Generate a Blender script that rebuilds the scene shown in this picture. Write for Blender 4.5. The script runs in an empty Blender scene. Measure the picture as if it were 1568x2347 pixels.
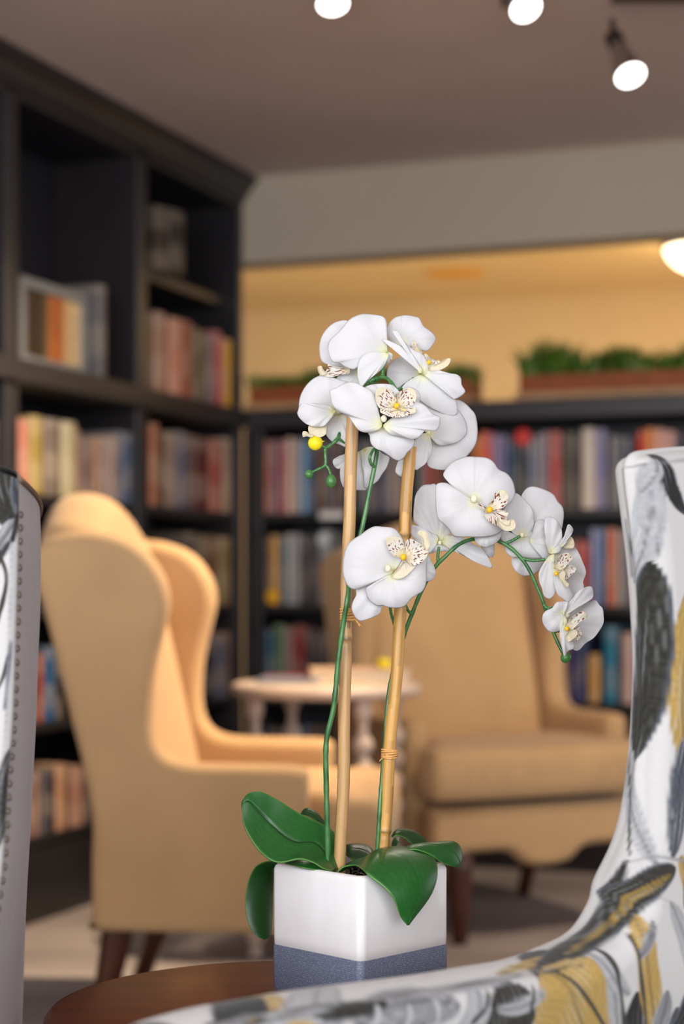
import bpy, bmesh, math, random
import numpy as np
from mathutils import Vector, Matrix

random.seed(7)
SC = bpy.context.scene
COL = SC.collection
CAMH = 0.95          # camera height above the floor
F = 4100.0           # focal length in photo pixels
CX, HY = 784.0, 1350.0   # principal column and horizon row

def W(px, py, D):
    """point seen at photo pixel (px,py) at depth D metres"""
    return Vector(((px - CX) / F * D, D, CAMH + (HY - py) / F * D))

def lin(r, g, b, k=1.0):
    f = lambda c: (c / 12.92 if c <= 0.04045 else ((c + 0.055) / 1.055) ** 2.4)
    return tuple(min(1.0, f(x / 255.0) * k) for x in (r, g, b)) + (1.0,)

# ------------------------------------------------------------------ materials
def new_mat(name):
    m = bpy.data.materials.new(name); m.use_nodes = True
    nt = m.node_tree; nt.nodes.clear()
    out = nt.nodes.new('ShaderNodeOutputMaterial')
    b = nt.nodes.new('ShaderNodeBsdfPrincipled')
    nt.links.new(b.outputs[0], out.inputs[0])
    return m, nt, b, out

def N(nt, typ, **kw):
    n = nt.nodes.new(typ)
    for k, v in kw.items():
        if k in ('Scale', 'Detail', 'Roughness', 'Distortion', 'Strength', 'Distance', 'W', 'Fac', 'Detail Scale'):
            n.inputs[k].default_value = v
        else:
            setattr(n, k, v)
    return n

def mixc(nt, fac, a, b, blend='MIX'):
    n = nt.nodes.new('ShaderNodeMix'); n.data_type = 'RGBA'; n.blend_type = blend
    for sock, val in ((n.inputs[0], fac), (n.inputs[6], a), (n.inputs[7], b)):
        if isinstance(val, (int, float)): sock.default_value = val
        elif isinstance(val, tuple): sock.default_value = val
        else: nt.links.new(val, sock)
    return n.outputs[2]

def ramp(nt, src, stops):
    r = nt.nodes.new('ShaderNodeValToRGB')
    while len(r.color_ramp.elements) < len(stops): r.color_ramp.elements.new(0.5)
    for e, (p, c) in zip(r.color_ramp.elements, stops):
        e.position = p; e.color = c if len(c) == 4 else tuple(c) + (1,)
    nt.links.new(src, r.inputs[0]); return r.outputs[0]

def coords(nt, kind='Object', scale=(1, 1, 1)):
    t = nt.nodes.new('ShaderNodeTexCoord'); mp = nt.nodes.new('ShaderNodeMapping')
    mp.inputs['Scale'].default_value = scale
    nt.links.new(t.outputs[kind], mp.inputs[0]); return mp.outputs[0]

def bump(nt, b, h, strength=0.3, dist=0.001):
    n = nt.nodes.new('ShaderNodeBump'); n.inputs['Strength'].default_value = strength
    n.inputs['Distance'].default_value = dist
    nt.links.new(h, n.inputs['Height']); nt.links.new(n.outputs[0], b.inputs['Normal'])

def plain(name, col, rough=0.5, var=0.12, nscale=8, metal=0.0, bmp=0.0, bscale=200, coat=0.0, spec=0.5, sheen=0.0):
    m, nt, b, _ = new_mat(name)
    co = coords(nt)
    n = N(nt, 'ShaderNodeTexNoise', Scale=nscale, Detail=4.0); nt.links.new(co, n.inputs[0])
    dark = tuple(c * (1 - var) for c in col[:3]) + (1,); lite = tuple(min(1, c * (1 + var)) for c in col[:3]) + (1,)
    nt.links.new(ramp(nt, n.outputs[0], [(0.3, dark), (0.7, lite)]), b.inputs['Base Color'])
    b.inputs['Roughness'].default_value = rough; b.inputs['Metallic'].default_value = metal
    b.inputs['Coat Weight'].default_value = coat; b.inputs['Specular IOR Level'].default_value = spec
    b.inputs['Sheen Weight'].default_value = sheen
    if bmp:
        n2 = N(nt, 'ShaderNodeTexNoise', Scale=bscale, Detail=3.0); nt.links.new(co, n2.inputs[0])
        bump(nt, b, n2.outputs[0], bmp)
    return m

def emit(name, col, strength):
    m, nt, b, out = new_mat(name)
    b.inputs['Base Color'].default_value = col
    b.inputs['Emission Color'].default_value = col
    b.inputs['Emission Strength'].default_value = strength
    return m

def attr_col(nt):
    a = nt.nodes.new('ShaderNodeAttribute'); a.attribute_name = 'Col'; return a.outputs['Color']

def woven(name, col, scale=900, strength=0.35, var=0.15, use_attr=False, contrast=0.12):
    """woven cloth: two crossing fine waves"""
    m, nt, b, _ = new_mat(name)
    co = coords(nt)
    ws = []
    for ax in ('X', 'Z'):
        w = N(nt, 'ShaderNodeTexWave', Scale=scale / 6.28, Distortion=1.5, Detail=1.0); w.bands_direction = ax
        nt.links.new(co, w.inputs[0]); ws.append(w.outputs['Fac'])
    mth = N(nt, 'ShaderNodeMath', operation='MULTIPLY'); nt.links.new(ws[0], mth.inputs[0]); nt.links.new(ws[1], mth.inputs[1])
    n = N(nt, 'ShaderNodeTexNoise', Scale=6.0, Detail=4.0); nt.links.new(co, n.inputs[0])
    if use_attr: base = attr_col(nt)
    else:
        dark = tuple(c * (1 - var) for c in col[:3]) + (1,); lite = tuple(min(1, c * (1 + var)) for c in col[:3]) + (1,)
        base = ramp(nt, n.outputs[0], [(0.3, dark), (0.7, lite)])
    shade = ramp(nt, mth.outputs[0], [(0.0, (1 - contrast,) * 3), (0.6, (1, 1, 1))])
    nt.links.new(mixc(nt, 1.0, base, shade, 'MULTIPLY'), b.inputs['Base Color'])
    b.inputs['Roughness'].default_value = 0.9; b.inputs['Sheen Weight'].default_value = 0.15
    b.inputs['Specular IOR Level'].default_value = 0.2
    bump(nt, b, mth.outputs[0], strength, 0.0006)
    return m

M = {}
M['ceiling'] = plain('painted ceiling', lin(202, 188, 182), 0.9, 0.05, 2, bmp=0.15, bscale=60)
M['header'] = plain('sage grey wall paint', lin(182, 170, 150), 0.85, 0.04, 2)
M['wall'] = plain('pale wall paint', lin(200, 190, 175), 0.85, 0.04, 2)
M['farwall'] = plain('warm yellow wall paint', lin(226, 196, 146), 0.85, 0.05, 1.5)
M['case'] = plain('charcoal painted wood', lin(36, 33, 36), 0.38, 0.15, 12)
M['case_in'] = plain('charcoal back board', lin(24, 23, 33), 0.5, 0.12, 10)
M['tan'] = woven('tan linen upholstery', lin(202, 166, 122), 700, 0.25, 0.06)
M['tan_seam'] = plain('tan welt cord', lin(170, 128, 84), 0.85, 0.05)
M['darkwood'] = plain('dark walnut leg wood', lin(74, 34, 18), 0.35, 0.25, 20, coat=0.3)
M['greycloth'] = woven('grey woven outer cloth', lin(206, 198, 202), 2600, 0.5, 0.10, contrast=0.42)
M['print'] = woven('leaf print upholstery', (1, 1, 1, 1), 2200, 0.35, use_attr=True, contrast=0.22)
def print_all_over():
    m, nt, b, _ = new_mat('all-over leaf print upholstery')
    co = coords(nt, scale=(11, 11, 4.5))
    nz = N(nt, 'ShaderNodeTexNoise', Scale=1.2, Detail=2.0); nt.links.new(co, nz.inputs[0])
    wob = mixc(nt, 0.25, co, nz.outputs['Color'], 'ADD')
    v = nt.nodes.new('ShaderNodeTexVoronoi'); v.inputs['Scale'].default_value = 1.0; v.inputs['Randomness'].default_value = 0.85; nt.links.new(wob, v.inputs['Vector'])
    sep = nt.nodes.new('ShaderNodeSeparateColor'); nt.links.new(v.outputs['Color'], sep.inputs[0])
    leafc = ramp(nt, sep.outputs[0], [(0.0, lin(62, 62, 56)), (0.28, lin(150, 151, 156)), (0.5, lin(196, 164, 92)), (0.72, lin(96, 102, 114)), (0.88, lin(184, 186, 190))])
    r = [n for n in nt.nodes if n.type == 'VALTORGB'][-1]; r.color_ramp.interpolation = 'CONSTANT'
    mask = ramp(nt, v.outputs['Distance'], [(0.36, (1, 1, 1)), (0.41, (0, 0, 0))])
    c = mixc(nt, mask, lin(214, 213, 213), leafc)
    n2 = N(nt, 'ShaderNodeTexNoise', Scale=90.0, Detail=3.0); nt.links.new(coords(nt), n2.inputs[0])
    nt.links.new(mixc(nt, 0.35, c, n2.outputs[0], 'OVERLAY'), b.inputs['Base Color'])
    b.inputs['Roughness'].default_value = 0.9; b.inputs['Specular IOR Level'].default_value = 0.2
    return m
M['print_all'] = print_all_over()
M['cord'] = plain('brown welt cord', lin(120, 98, 78), 0.8, 0.2, 300, bmp=0.4, bscale=900)
M['nail'] = plain('aged brass nailhead', lin(112, 104, 94), 0.36, 0.2, 200, metal=0.55)
M['spindle'] = plain('whitewashed turned wood', lin(206, 186, 172), 0.55, 0.08, 15)
M['chrome'] = plain('brushed chrome', lin(190, 185, 185), 0.2, 0.05, 30, metal=1.0)
M['track'] = plain('dark bronze metal', lin(60, 52, 50), 0.45, 0.1, 30, metal=0.6)
M['lens'] = emit('lit lamp lens', (1.0, 0.97, 0.95, 1), 6.0)
M['dome'] = emit('lit warm dome', (1.0, 0.80, 0.50, 1), 5.0)
M['amber'] = plain('amber downlight cover', lin(225, 165, 70), 0.5, 0.05)
M['planter'] = plain('terracotta stained wood', lin(150, 74, 30), 0.6, 0.2, 14)
M['tray'] = plain('pale wood tray', lin(196, 150, 106), 0.6, 0.1, 14)
M['white'] = plain('white card', lin(225, 222, 220), 0.7, 0.03)
M['soil'] = plain('dark potting pebbles', lin(38, 30, 24), 0.25, 0.4, 150, coat=0.4)
M['raffia'] = plain('raffia tie', lin(226, 170, 98), 0.6, 0.2, 400, bmp=0.5, bscale=500)
M['callus'] = plain('orange yellow callus', lin(246, 190, 10), 0.45, 0.1, 300)
M['column'] = plain('pale lemon column', lin(232, 226, 196), 0.5, 0.06, 200)
M['bud'] = plain('green flower bud', lin(66, 120, 58), 0.4, 0.2, 150, coat=0.2)
M['yellowbud'] = plain('yellow flower bud', lin(238, 214, 20), 0.45, 0.25, 60)

# planks of the side table
def wood(name, c1, c2, rough=0.38, axis_scale=(2, 22, 22), coat=0.12):
    m, nt, b, _ = new_mat(name)
    co = coords(nt, scale=axis_scale)
    n = N(nt, 'ShaderNodeTexNoise', Scale=2.5, Detail=6.0, Distortion=0.6); nt.links.new(co, n.inputs[0])
    nt.links.new(ramp(nt, n.outputs[0], [(0.3, c1), (0.7, c2)]), b.inputs['Base Color'])
    b.inputs['Roughness'].default_value = rough; b.inputs['Coat Weight'].default_value = coat
    b.inputs['Coat Roughness'].default_value = 0.15; b.inputs['Specular IOR Level'].default_value = 0.25
    bump(nt, b, n.outputs[0], 0.05)
    return m
M['table'] = wood('cherry stained table wood', lin(86, 28, 6), lin(114, 46, 12))

def carpet():
    m, nt, b, _ = new_mat('grey carpet')
    co = coords(nt)
    n = N(nt, 'ShaderNodeTexNoise', Scale=2.2, Detail=3.0); nt.links.new(co, n.inputs[0])
    n2 = N(nt, 'ShaderNodeTexNoise', Scale=260.0, Detail=3.0); nt.links.new(co, n2.inputs[0])
    w = N(nt, 'ShaderNodeTexWave', Scale=0.55, Distortion=2.5, Detail=2.0); w.bands_direction = 'Y'; nt.links.new(co, w.inputs[0])
    c = ramp(nt, n.outputs[0], [(0.3, lin(146, 136, 136)), (0.7, lin(184, 174, 174))])
    c = mixc(nt, 0.5, c, ramp(nt, w.outputs['Fac'], [(0.2, lin(150, 138, 134)), (0.8, lin(190, 178, 174))]))
    nt.links.new(mixc(nt, 0.25, c, n2.outputs[0], 'OVERLAY'), b.inputs['Base Color'])
    b.inputs['Roughness'].default_value = 0.95
    bump(nt, b, n2.outputs[0], 0.5, 0.004)
    return m
M['carpet'] = carpet()

def book_mat():
    """cloth/paper cover whose colour is each book's own (object colour), with spine bands"""
    m, nt, b, _ = new_mat('book cover')
    oi = nt.nodes.new('ShaderNodeObjectInfo')
    t = nt.nodes.new('ShaderNodeTexCoord'); sep = nt.nodes.new('ShaderNodeSeparateXYZ'); nt.links.new(t.outputs['Generated'], sep.inputs[0])
    add = N(nt, 'ShaderNodeMath', operation='MULTIPLY_ADD'); nt.links.new(oi.outputs['Random'], add.inputs[0])
    add.inputs[1].default_value = 0.35; nt.links.new(sep.outputs['Z'], add.inputs[2])
    band = ramp(nt, add.outputs[0], [(0.0, (0, 0, 0)), (0.28, (0, 0, 0)), (0.30, (1, 1, 1)), (0.62, (1, 1, 1)), (0.64, (0, 0, 0)), (0.95, (0, 0, 0)), (0.97, (1, 1, 1))])
    n = N(nt, 'ShaderNodeTexNoise', Scale=9.0, Detail=3.0); n.noise_dimensions = '4D'
    nt.links.new(t.outputs['Generated'], n.inputs['Vector']); nt.links.new(oi.outputs['Random'], n.inputs['W'])
    f = N(nt, 'ShaderNodeMath', operation='MULTIPLY'); nt.links.new(n.outputs[0], f.inputs[0]); nt.links.new(band, f.inputs[1])
    lite = mixc(nt, 0.32, oi.outputs['Color'], lin(205, 190, 170), 'MIX')
    nt.links.new(mixc(nt, f.outputs[0], oi.outputs['Color'], lite), b.inputs['Base Color'])
    b.inputs['Roughness'].default_value = 0.45
    return m
M['book'] = book_mat()
M['pages'] = plain('book page edges', lin(222, 206, 180), 0.9, 0.08, 200)

def petal_mat(name, base_tint=True, specks=False):
    m, nt, b, out = new_mat(name)
    uv = nt.nodes.new('ShaderNodeUVMap'); uv.uv_map = 'UVMap'
    sep = nt.nodes.new('ShaderNodeSeparateXYZ'); nt.links.new(uv.outputs[0], sep.inputs[0])
    if specks:
        col = ramp(nt, sep.outputs['X'], [(0.0, lin(240, 226, 176)), (0.5, lin(236, 233, 226)), (1.0, lin(234, 224, 194))])
        mp = nt.nodes.new('ShaderNodeMapping'); mp.inputs['Scale'].default_value = (9, 64, 1); nt.links.new(uv.outputs[0], mp.inputs[0])
        oi = nt.nodes.new('ShaderNodeObjectInfo')
        n = N(nt, 'ShaderNodeTexNoise', Scale=1.0, Detail=0.0); n.noise_dimensions = '4D'
        nt.links.new(mp.outputs[0], n.inputs['Vector']); nt.links.new(oi.outputs['Random'], n.inputs['W'])
        th = ramp(nt, n.outputs[0], [(0.59, (0, 0, 0)), (0.65, (1, 1, 1))])
        mk = ramp(nt, sep.outputs['X'], [(0.16, (0, 0, 0)), (0.30, (1, 1, 1)), (0.74, (1, 1, 1)), (0.86, (0, 0, 0))])
        f = mixc(nt, 1.0, th, mk, 'MULTIPLY')
        col = mixc(nt, f, col, lin(140, 80, 66))
    else:
        col = ramp(nt, sep.outputs['X'], [(0.0, lin(222, 222, 150)), (0.07, lin(238, 238, 205)), (0.22, lin(228, 228, 228)), (1.0, lin(229, 229, 232))])
    nt.links.new(col, b.inputs['Base Color'])
    b.inputs['Roughness'].default_value = 0.62
    b.inputs['Specular IOR Level'].default_value = 0.3
    mp = nt.nodes.new('ShaderNodeMapping'); mp.inputs['Scale'].default_value = (1.5, 9, 1); nt.links.new(uv.outputs[0], mp.inputs[0])
    n = N(nt, 'ShaderNodeTexNoise', Scale=3.0, Detail=3.0, Distortion=0.4); nt.links.new(mp.outputs[0], n.inputs[0])
    bump(nt, b, n.outputs[0], 0.35, 0.0016)
    tr = nt.nodes.new('ShaderNodeBsdfTranslucent'); nt.links.new(col, tr.inputs[0])
    mx = nt.nodes.new('ShaderNodeMixShader'); mx.inputs[0].default_value = 0.30
    nt.links.new(b.outputs[0], mx.inputs[1]); nt.links.new(tr.outputs[0], mx.inputs[2]); nt.links.new(mx.outputs[0], out.inputs[0])
    return m
M['petal'] = petal_mat('white silk petal')
M['lip'] = petal_mat('speckled cream lip', specks=True)

def attr_mat(name, rough, coat=0.0, noise=(1, 1, 1), amount=0.25, bmp=0.1, nscale=6.0):
    m, nt, b, _ = new_mat(name)
    co = coords(nt, scale=noise)
    n = N(nt, 'ShaderNodeTexNoise', Scale=nscale, Detail=4.0); nt.links.new(co, n.inputs[0])
    g = ramp(nt, n.outputs[0], [(0.25, (1 - amount,) * 3), (0.7, (1, 1, 1))])
    nt.links.new(mixc(nt, 1.0, attr_col(nt), g, 'MULTIPLY'), b.inputs['Base Color'])
    b.inputs['Roughness'].default_value = rough; b.inputs['Coat Weight'].default_value = coat
    b.inputs['Coat Roughness'].default_value = 0.25
    if bmp: bump(nt, b, n.outputs[0], bmp)
    return m
M['leaf'] = attr_mat('glossy green leaf', 0.36, 0.08, (30, 30, 30), 0.2, 0.05)
M['bamboo'] = attr_mat('bamboo stake', 0.38, 0.15, (160, 160, 6), 0.22, 0.15)
M['stem'] = attr_mat('green plastic stem', 0.35, 0.3, (60, 60, 20), 0.3, 0.3)
M['art'] = attr_mat('painted picture', 0.5, 0.0, (9, 9, 9), 0.4, 0.0)

def ceramic():
    m, nt, b, _ = new_mat('white glazed ceramic')
    b.inputs['Base Color'].default_value = lin(236, 232, 230)
    co = coords(nt, scale=(12, 12, 3)); n = N(nt, 'ShaderNodeTexNoise', Scale=3.0, Detail=3.0); nt.links.new(co, n.inputs[0])
    nt.links.new(ramp(nt, n.outputs[0], [(0.3, lin(241, 238, 238)), (0.7, lin(249, 247, 248))]), b.inputs['Base Color'])
    b.inputs['Roughness'].default_value = 0.18; b.inputs['Coat Weight'].default_value = 0.5
    return m
M['ceramic'] = ceramic()

def band():
    m, nt, b, _ = new_mat('blue grey impressed band')
    uv = nt.nodes.new('ShaderNodeUVMap'); uv.uv_map = 'UVMap'
    sep = nt.nodes.new('ShaderNodeMapping'); sep.inputs['Scale'].default_value = (1, 1, 1); nt.links.new(uv.outputs[0], sep.inputs[0])
    br = nt.nodes.new('ShaderNodeTexBrick'); nt.links.new(sep.outputs[0], br.inputs[0])
    br.inputs['Scale'].default_value = 1.0; br.inputs['Brick Width'].default_value = 0.0017; br.inputs['Row Height'].default_value = 0.0021
    br.inputs['Mortar Size'].default_value = 0.00022; br.inputs['Mortar Smooth'].default_value = 0.5
    br.inputs['Color1'].default_value = lin(104, 111, 133); br.inputs['Color2'].default_value = lin(121, 127, 148)
    br.inputs['Mortar'].default_value = lin(80, 88, 112)
    ms = nt.nodes.new('ShaderNodeMapping'); ms.inputs['Scale'].default_value = (420, 900, 1); nt.links.new(uv.outputs[0], ms.inputs[0])
    n = N(nt, 'ShaderNodeTexNoise', Scale=1.0, Detail=1.0); nt.links.new(ms.outputs[0], n.inputs[0])
    sp = ramp(nt, n.outputs[0], [(0.56, (0, 0, 0)), (0.78, (1, 1, 1))])
    nt.links.new(mixc(nt, sp, br.outputs[0], lin(156, 164, 186)), b.inputs['Base Color'])
    b.inputs['Roughness'].default_value = 0.5
    bump(nt, b, br.outputs['Fac'], -0.3, 0.0005)
    return m
M['band'] = band()

# ------------------------------------------------------------------ mesh helpers
class MB:
    def __init__(s): s.v = []; s.f = []; s.m = []; s.uv = []; s.c = []; s.mats = []
    def mat(s, m):
        if m not in s.mats: s.mats.append(m)
        return s.mats.index(m)
    def add(s, vs, fs, m, uvs=None, cols=None):
        o = len(s.v); mi = s.mat(m)
        s.v += [tuple(v) for v in vs]
        s.f += [tuple(i + o for i in f) for f in fs]; s.m += [mi] * len(fs)
        s.uv += list(uvs) if uvs is not None else [(0, 0)] * len(vs)
        s.c += list(cols) if cols is not None else [(1, 1, 1, 1)] * len(vs)
        return s
    def box(s, lo, hi, m):
        x0, y0, z0 = lo; x1, y1, z1 = hi
        vs = [(x0, y0, z0), (x1, y0, z0), (x1, y1, z0), (x0, y1, z0), (x0, y0, z1), (x1, y0, z1), (x1, y1, z1), (x0, y1, z1)]
        return s.add(vs, [(0, 3, 2, 1), (4, 5, 6, 7), (0, 1, 5, 4), (1, 2, 6, 5), (2, 3, 7, 6), (3, 0, 4, 7)], m)
    def obox(s, o, d, n, t0, t1, a0, a1, z0, z1, m):
        """box in a wall frame: o + d*t + n*a (2-D vectors), z0..z1"""
        vs = []
        for z in (z0, z1):
            for t, a in ((t0, a0), (t1, a0), (t1, a1), (t0, a1)):
                vs.append((o[0] + d[0] * t + n[0] * a, o[1] + d[1] * t + n[1] * a, z))
        return s.add(vs, [(0, 3, 2, 1), (4, 5, 6, 7), (0, 1, 5, 4), (1, 2, 6, 5), (2, 3, 7, 6), (3, 0, 4, 7)], m)
    def grid(s, P, m, uvf=None, cols=None, closed=False, flip=False):
        n, k = len(P), len(P[0])
        vs = [p for r in P for p in r]
        fs = []
        for i in range(n - 1):
            for j in range(k if closed else k - 1):
                j2 = (j + 1) % k
                q = (i * k + j, i * k + j2, (i + 1) * k + j2, (i + 1) * k + j)
                fs.append(q[::-1] if flip else q)
        uvs = [(i / (n - 1), j / max(1, k - 1)) for i in range(n) for j in range(k)] if uvf is None else [uvf(i, j) for i in range(n) for j in range(k)]
        return s.add(vs, fs, m, uvs, [c for r in cols for c in r] if cols else None)
    def tube(s, pts, rad, m, seg=12, cap=True, colf=None):
        pts = [Vector(p) for p in pts]; n = len(pts)
        rad = [rad] * n if isinstance(rad, (int, float)) else rad
        P, C = [], []
        ref = None
        for i in range(n):
            t = (pts[min(i + 1, n - 1)] - pts[max(i - 1, 0)]).normalized()
            if ref is None:
                ref = Vector((1, 0, 0)) if abs(t.x) < 0.8 else Vector((0, 1, 0))
            a = (ref - t * ref.dot(t)).normalized(); b = t.cross(a); ref = a
            P.append([pts[i] + (a * math.cos(2 * math.pi * j / seg) + b * math.sin(2 * math.pi * j / seg)) * rad[i] for j in range(seg)])
            if colf: C.append([colf(i / (n - 1), j / seg) for j in range(seg)])
        base = len(s.v)
        s.grid(P, m, cols=C or None, closed=True)
        if cap:
            s.f += [tuple(base + j for j in range(seg))[::-1], tuple(base + (n - 1) * seg + j for j in range(seg))]; s.m += [s.mat(m)] * 2
        return s
    def lathe(s, prof, m, center=(0, 0), seg=28, axis_pt=None):
        P = [[(center[0] + r * math.cos(2 * math.pi * j / seg), center[1] + r * math.sin(2 * math.pi * j / seg), z) for j in range(seg)] for r, z in prof]
        base = len(s.v); s.grid(P, m, closed=True)
        n = len(prof)
        s.f += [tuple(base + j for j in range(seg))[::-1], tuple(base + (n - 1) * seg + j for j in range(seg))]; s.m += [s.mat(m)] * 2
        return s
    def ball(s, c, r, m, rot=None, seg=16, rings=10, colf=None):
        r = (r, r, r) if isinstance(r, (int, float)) else r
        P = []
        for i in range(rings + 1):
            th = math.pi * i / rings; row = []
            for j in range(seg):
                ph = 2 * math.pi * j / seg
                v = Vector((r[0] * math.sin(th) * math.cos(ph), r[1] * math.sin(th) * math.sin(ph), r[2] * math.cos(th)))
                if rot: v = rot @ v
                row.append(Vector(c) + v)
            P.append(row)
        return s.grid(P, m, closed=True, flip=True)
    def build(s, name, parent=None, origin=(0, 0, 0), smooth=True, bevel=0, bseg=3, solid=0, sub=0, angle=None):
        me = bpy.data.meshes.new(name)
        O = Vector(origin)
        va = np.array([tuple(v) for v in s.v], dtype=float) - np.array(tuple(O))
        me.from_pydata(va.tolist(), [], s.f)
        for m in s.mats: me.materials.append(m)
        me.polygons.foreach_set('material_index', s.m)
        li = np.zeros(len(me.loops), dtype=np.int32); me.loops.foreach_get('vertex_index', li)
        uvl = me.uv_layers.new(name='UVMap')
        uvl.data.foreach_set('uv', np.array(s.uv, dtype=np.float32)[li].ravel())
        at = me.color_attributes.new('Col', 'FLOAT_COLOR', 'POINT')
        at.data.foreach_set('color', np.array([tuple(c) if len(c) == 4 else tuple(c) + (1,) for c in s.c], dtype=np.float32).ravel())
        me.polygons.foreach_set('use_smooth', [bool(smooth)] * len(me.polygons))
        me.update(); me.validate()
        o = bpy.data.objects.new(name, me); COL.objects.link(o)
        if parent is not None: o.parent = parent
        else: o.location = O
        if bevel:
            b = o.modifiers.new('Bevel', 'BEVEL'); b.width = bevel; b.segments = bseg; b.limit_method = 'ANGLE'; b.angle_limit = math.radians(35)
            b.harden_normals = False
        if solid:
            b = o.modifiers.new('Solidify', 'SOLIDIFY'); b.thickness = solid; b.offset = 0
        if sub:
            b = o.modifiers.new('Subdivision', 'SUBSURF'); b.levels = sub; b.render_levels = sub
        if smooth and angle:
            try: me.set_sharp_from_angle(angle=math.radians(angle))
            except Exception: pass
        return o

def cat(pts, n):
    """Catmull-Rom resample of a list of tuples, uniform in arc length"""
    P = np.array([tuple(p) for p in pts], dtype=float)
    Q = np.vstack([2 * P[0] - P[1], P, 2 * P[-1] - P[-2]])
    out = []
    for i in range(1, len(Q) - 2):
        p0, p1, p2, p3 = Q[i - 1], Q[i], Q[i + 1], Q[i + 2]
        for t in np.linspace(0, 1, 24, endpoint=False):
            out.append(0.5 * ((2 * p1) + (-p0 + p2) * t + (2 * p0 - 5 * p1 + 4 * p2 - p3) * t * t + (-p0 + 3 * p1 - 3 * p2 + p3) * t ** 3))
    out.append(P[-1]); out = np.array(out)
    d = np.r_[0, np.cumsum(np.linalg.norm(np.diff(out, axis=0), axis=1))]
    u = np.linspace(0, d[-1], n)
    return [tuple(np.interp(x, d, out[:, k]) for k in range(P.shape[1])) for x in u]

def thing(name, label, category, loc=(0, 0, 0), rz=0.0, group=None):
    o = bpy.data.objects.new(name, None); COL.objects.link(o)
    o.empty_display_size = 0.05
    o.location = loc; o.rotation_euler = (0, 0, rz)
    o['label'] = label; o['category'] = category
    if group: o['group'] = group
    return o

def tag(o, label, category, group=None, kind=None):
    if label: o['label'] = label
    if category: o['category'] = category
    if group: o['group'] = group
    if kind: o['kind'] = kind
    return o

def part(name, parent):
    o = bpy.data.objects.new(name, None); COL.objects.link(o); o.parent = parent; o.empty_display_size = 0.02
    return o

def struct(o):
    o['kind'] = 'structure'; return o

def fill2d(poly):
    """triangulate a closed 2-D outline -> (verts, faces) with faces counter-clockwise"""
    from mathutils.geometry import delaunay_2d_cdt
    r = delaunay_2d_cdt([Vector(p) for p in poly], [], [tuple(range(len(poly)))], 1, 1e-6)
    vs = [tuple(v) for v in r[0]]; fs = []
    for f in r[2]:
        f = tuple(f)
        A = sum(vs[f[i]][0] * vs[f[(i + 1) % len(f)]][1] - vs[f[(i + 1) % len(f)]][0] * vs[f[i]][1] for i in range(len(f)))
        fs.append(f if A > 0 else f[::-1])
    return vs, fs

def slab(mb, outline, r, m, place, rim=7, ri=0.02):
    """rounded panel: 2-D outline (closed, counter-clockwise), thickness 2r, rim rounded by RI. place(a,b,c)->xyz, c in -r..r"""
    P = np.array(outline)
    if np.linalg.norm(P[0] - P[-1]) < 1e-5: P = P[:-1]
    n = len(P)
    T = np.roll(P, -1, 0) - np.roll(P, 1, 0); L = np.linalg.norm(T, axis=1, keepdims=True); T = T / np.maximum(L, 1e-9)
    nin = np.c_[-T[:, 1], T[:, 0]]          # inward for CCW
    rings = []
    for k in range(rim + 1):
        ph = math.pi * k / rim
        ins = ri * (1 - math.sin(ph)); c = -r * math.cos(ph)
        rings.append([place(*(P[i] + nin[i] * ins), c) for i in range(n)])
    mb.grid(rings, m, closed=True, flip=False)
    vs, fs = fill2d([tuple(P[i] + nin[i] * ri) for i in range(n)])
    mb.add([place(x, y, -r) for x, y in vs], [f[::-1] for f in fs], m)
    mb.add([place(x, y, r) for x, y in vs], fs, m)
    return mb

# ------------------------------------------------------------------ the room
dL = (0.352, 0.936); nL = (-0.936, 0.352)     # left bookcase: along / into
OL = (-0.768, 5.30)
dB = (0.936, -0.352); nB = (0.352, 0.936)     # back bookcase
def tpx(px, O, d):
    r = (px - CX) / F
    return (r * O[1] - O[0]) / (d[0] - r * d[1])
tc = tpx(557, OL, dL)
OB = (OL[0] + dL[0] * tc, OL[1] + dL[1] * tc)
CEIL = 2.42

mb = MB(); mb.box((-5, -4, -0.1), (6, 12, 0.0), M['carpet']); struct(mb.build('floor', smooth=False))
mb = MB(); mb.box((-5, -4, CEIL), (6, 12, CEIL + 0.1), M['ceiling']); struct(mb.build('ceiling', smooth=False))
mb = MB(); mb.obox(OL, dL, nL, -9.0, tc + 0.3, 0.33, 0.45, 0, CEIL, M['wall']); struct(mb.build('wall_left', smooth=False))
mb = MB(); mb.obox(OB, dB, nB, -0.05, 4.2, 0.0, 0.14, 2.115, CEIL, M['header']); struct(mb.build('wall_header', smooth=False))
FO = (0.6 * 1.0, 9.0)
mb = MB(); mb.obox(OB, dB, nB, -3.5, 5.5, 0.145, 4.0, CEIL - 0.02, CEIL - 0.001, M['farwall']); struct(mb.build('ceiling_far', smooth=False))
mb = MB(); mb.obox(FO, dB, nB, -4.2, 4.5, 0.0, 0.1, 0, CEIL, M['farwall']); struct(mb.build('wall_far', smooth=False))
mb = MB(); mb.obox(FO, dB, nB, -4.2, 4.5, -0.03, 0.0, CEIL - 0.05, CEIL, M['farwall']); struct(mb.build('trim_1', smooth=False))

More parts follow.
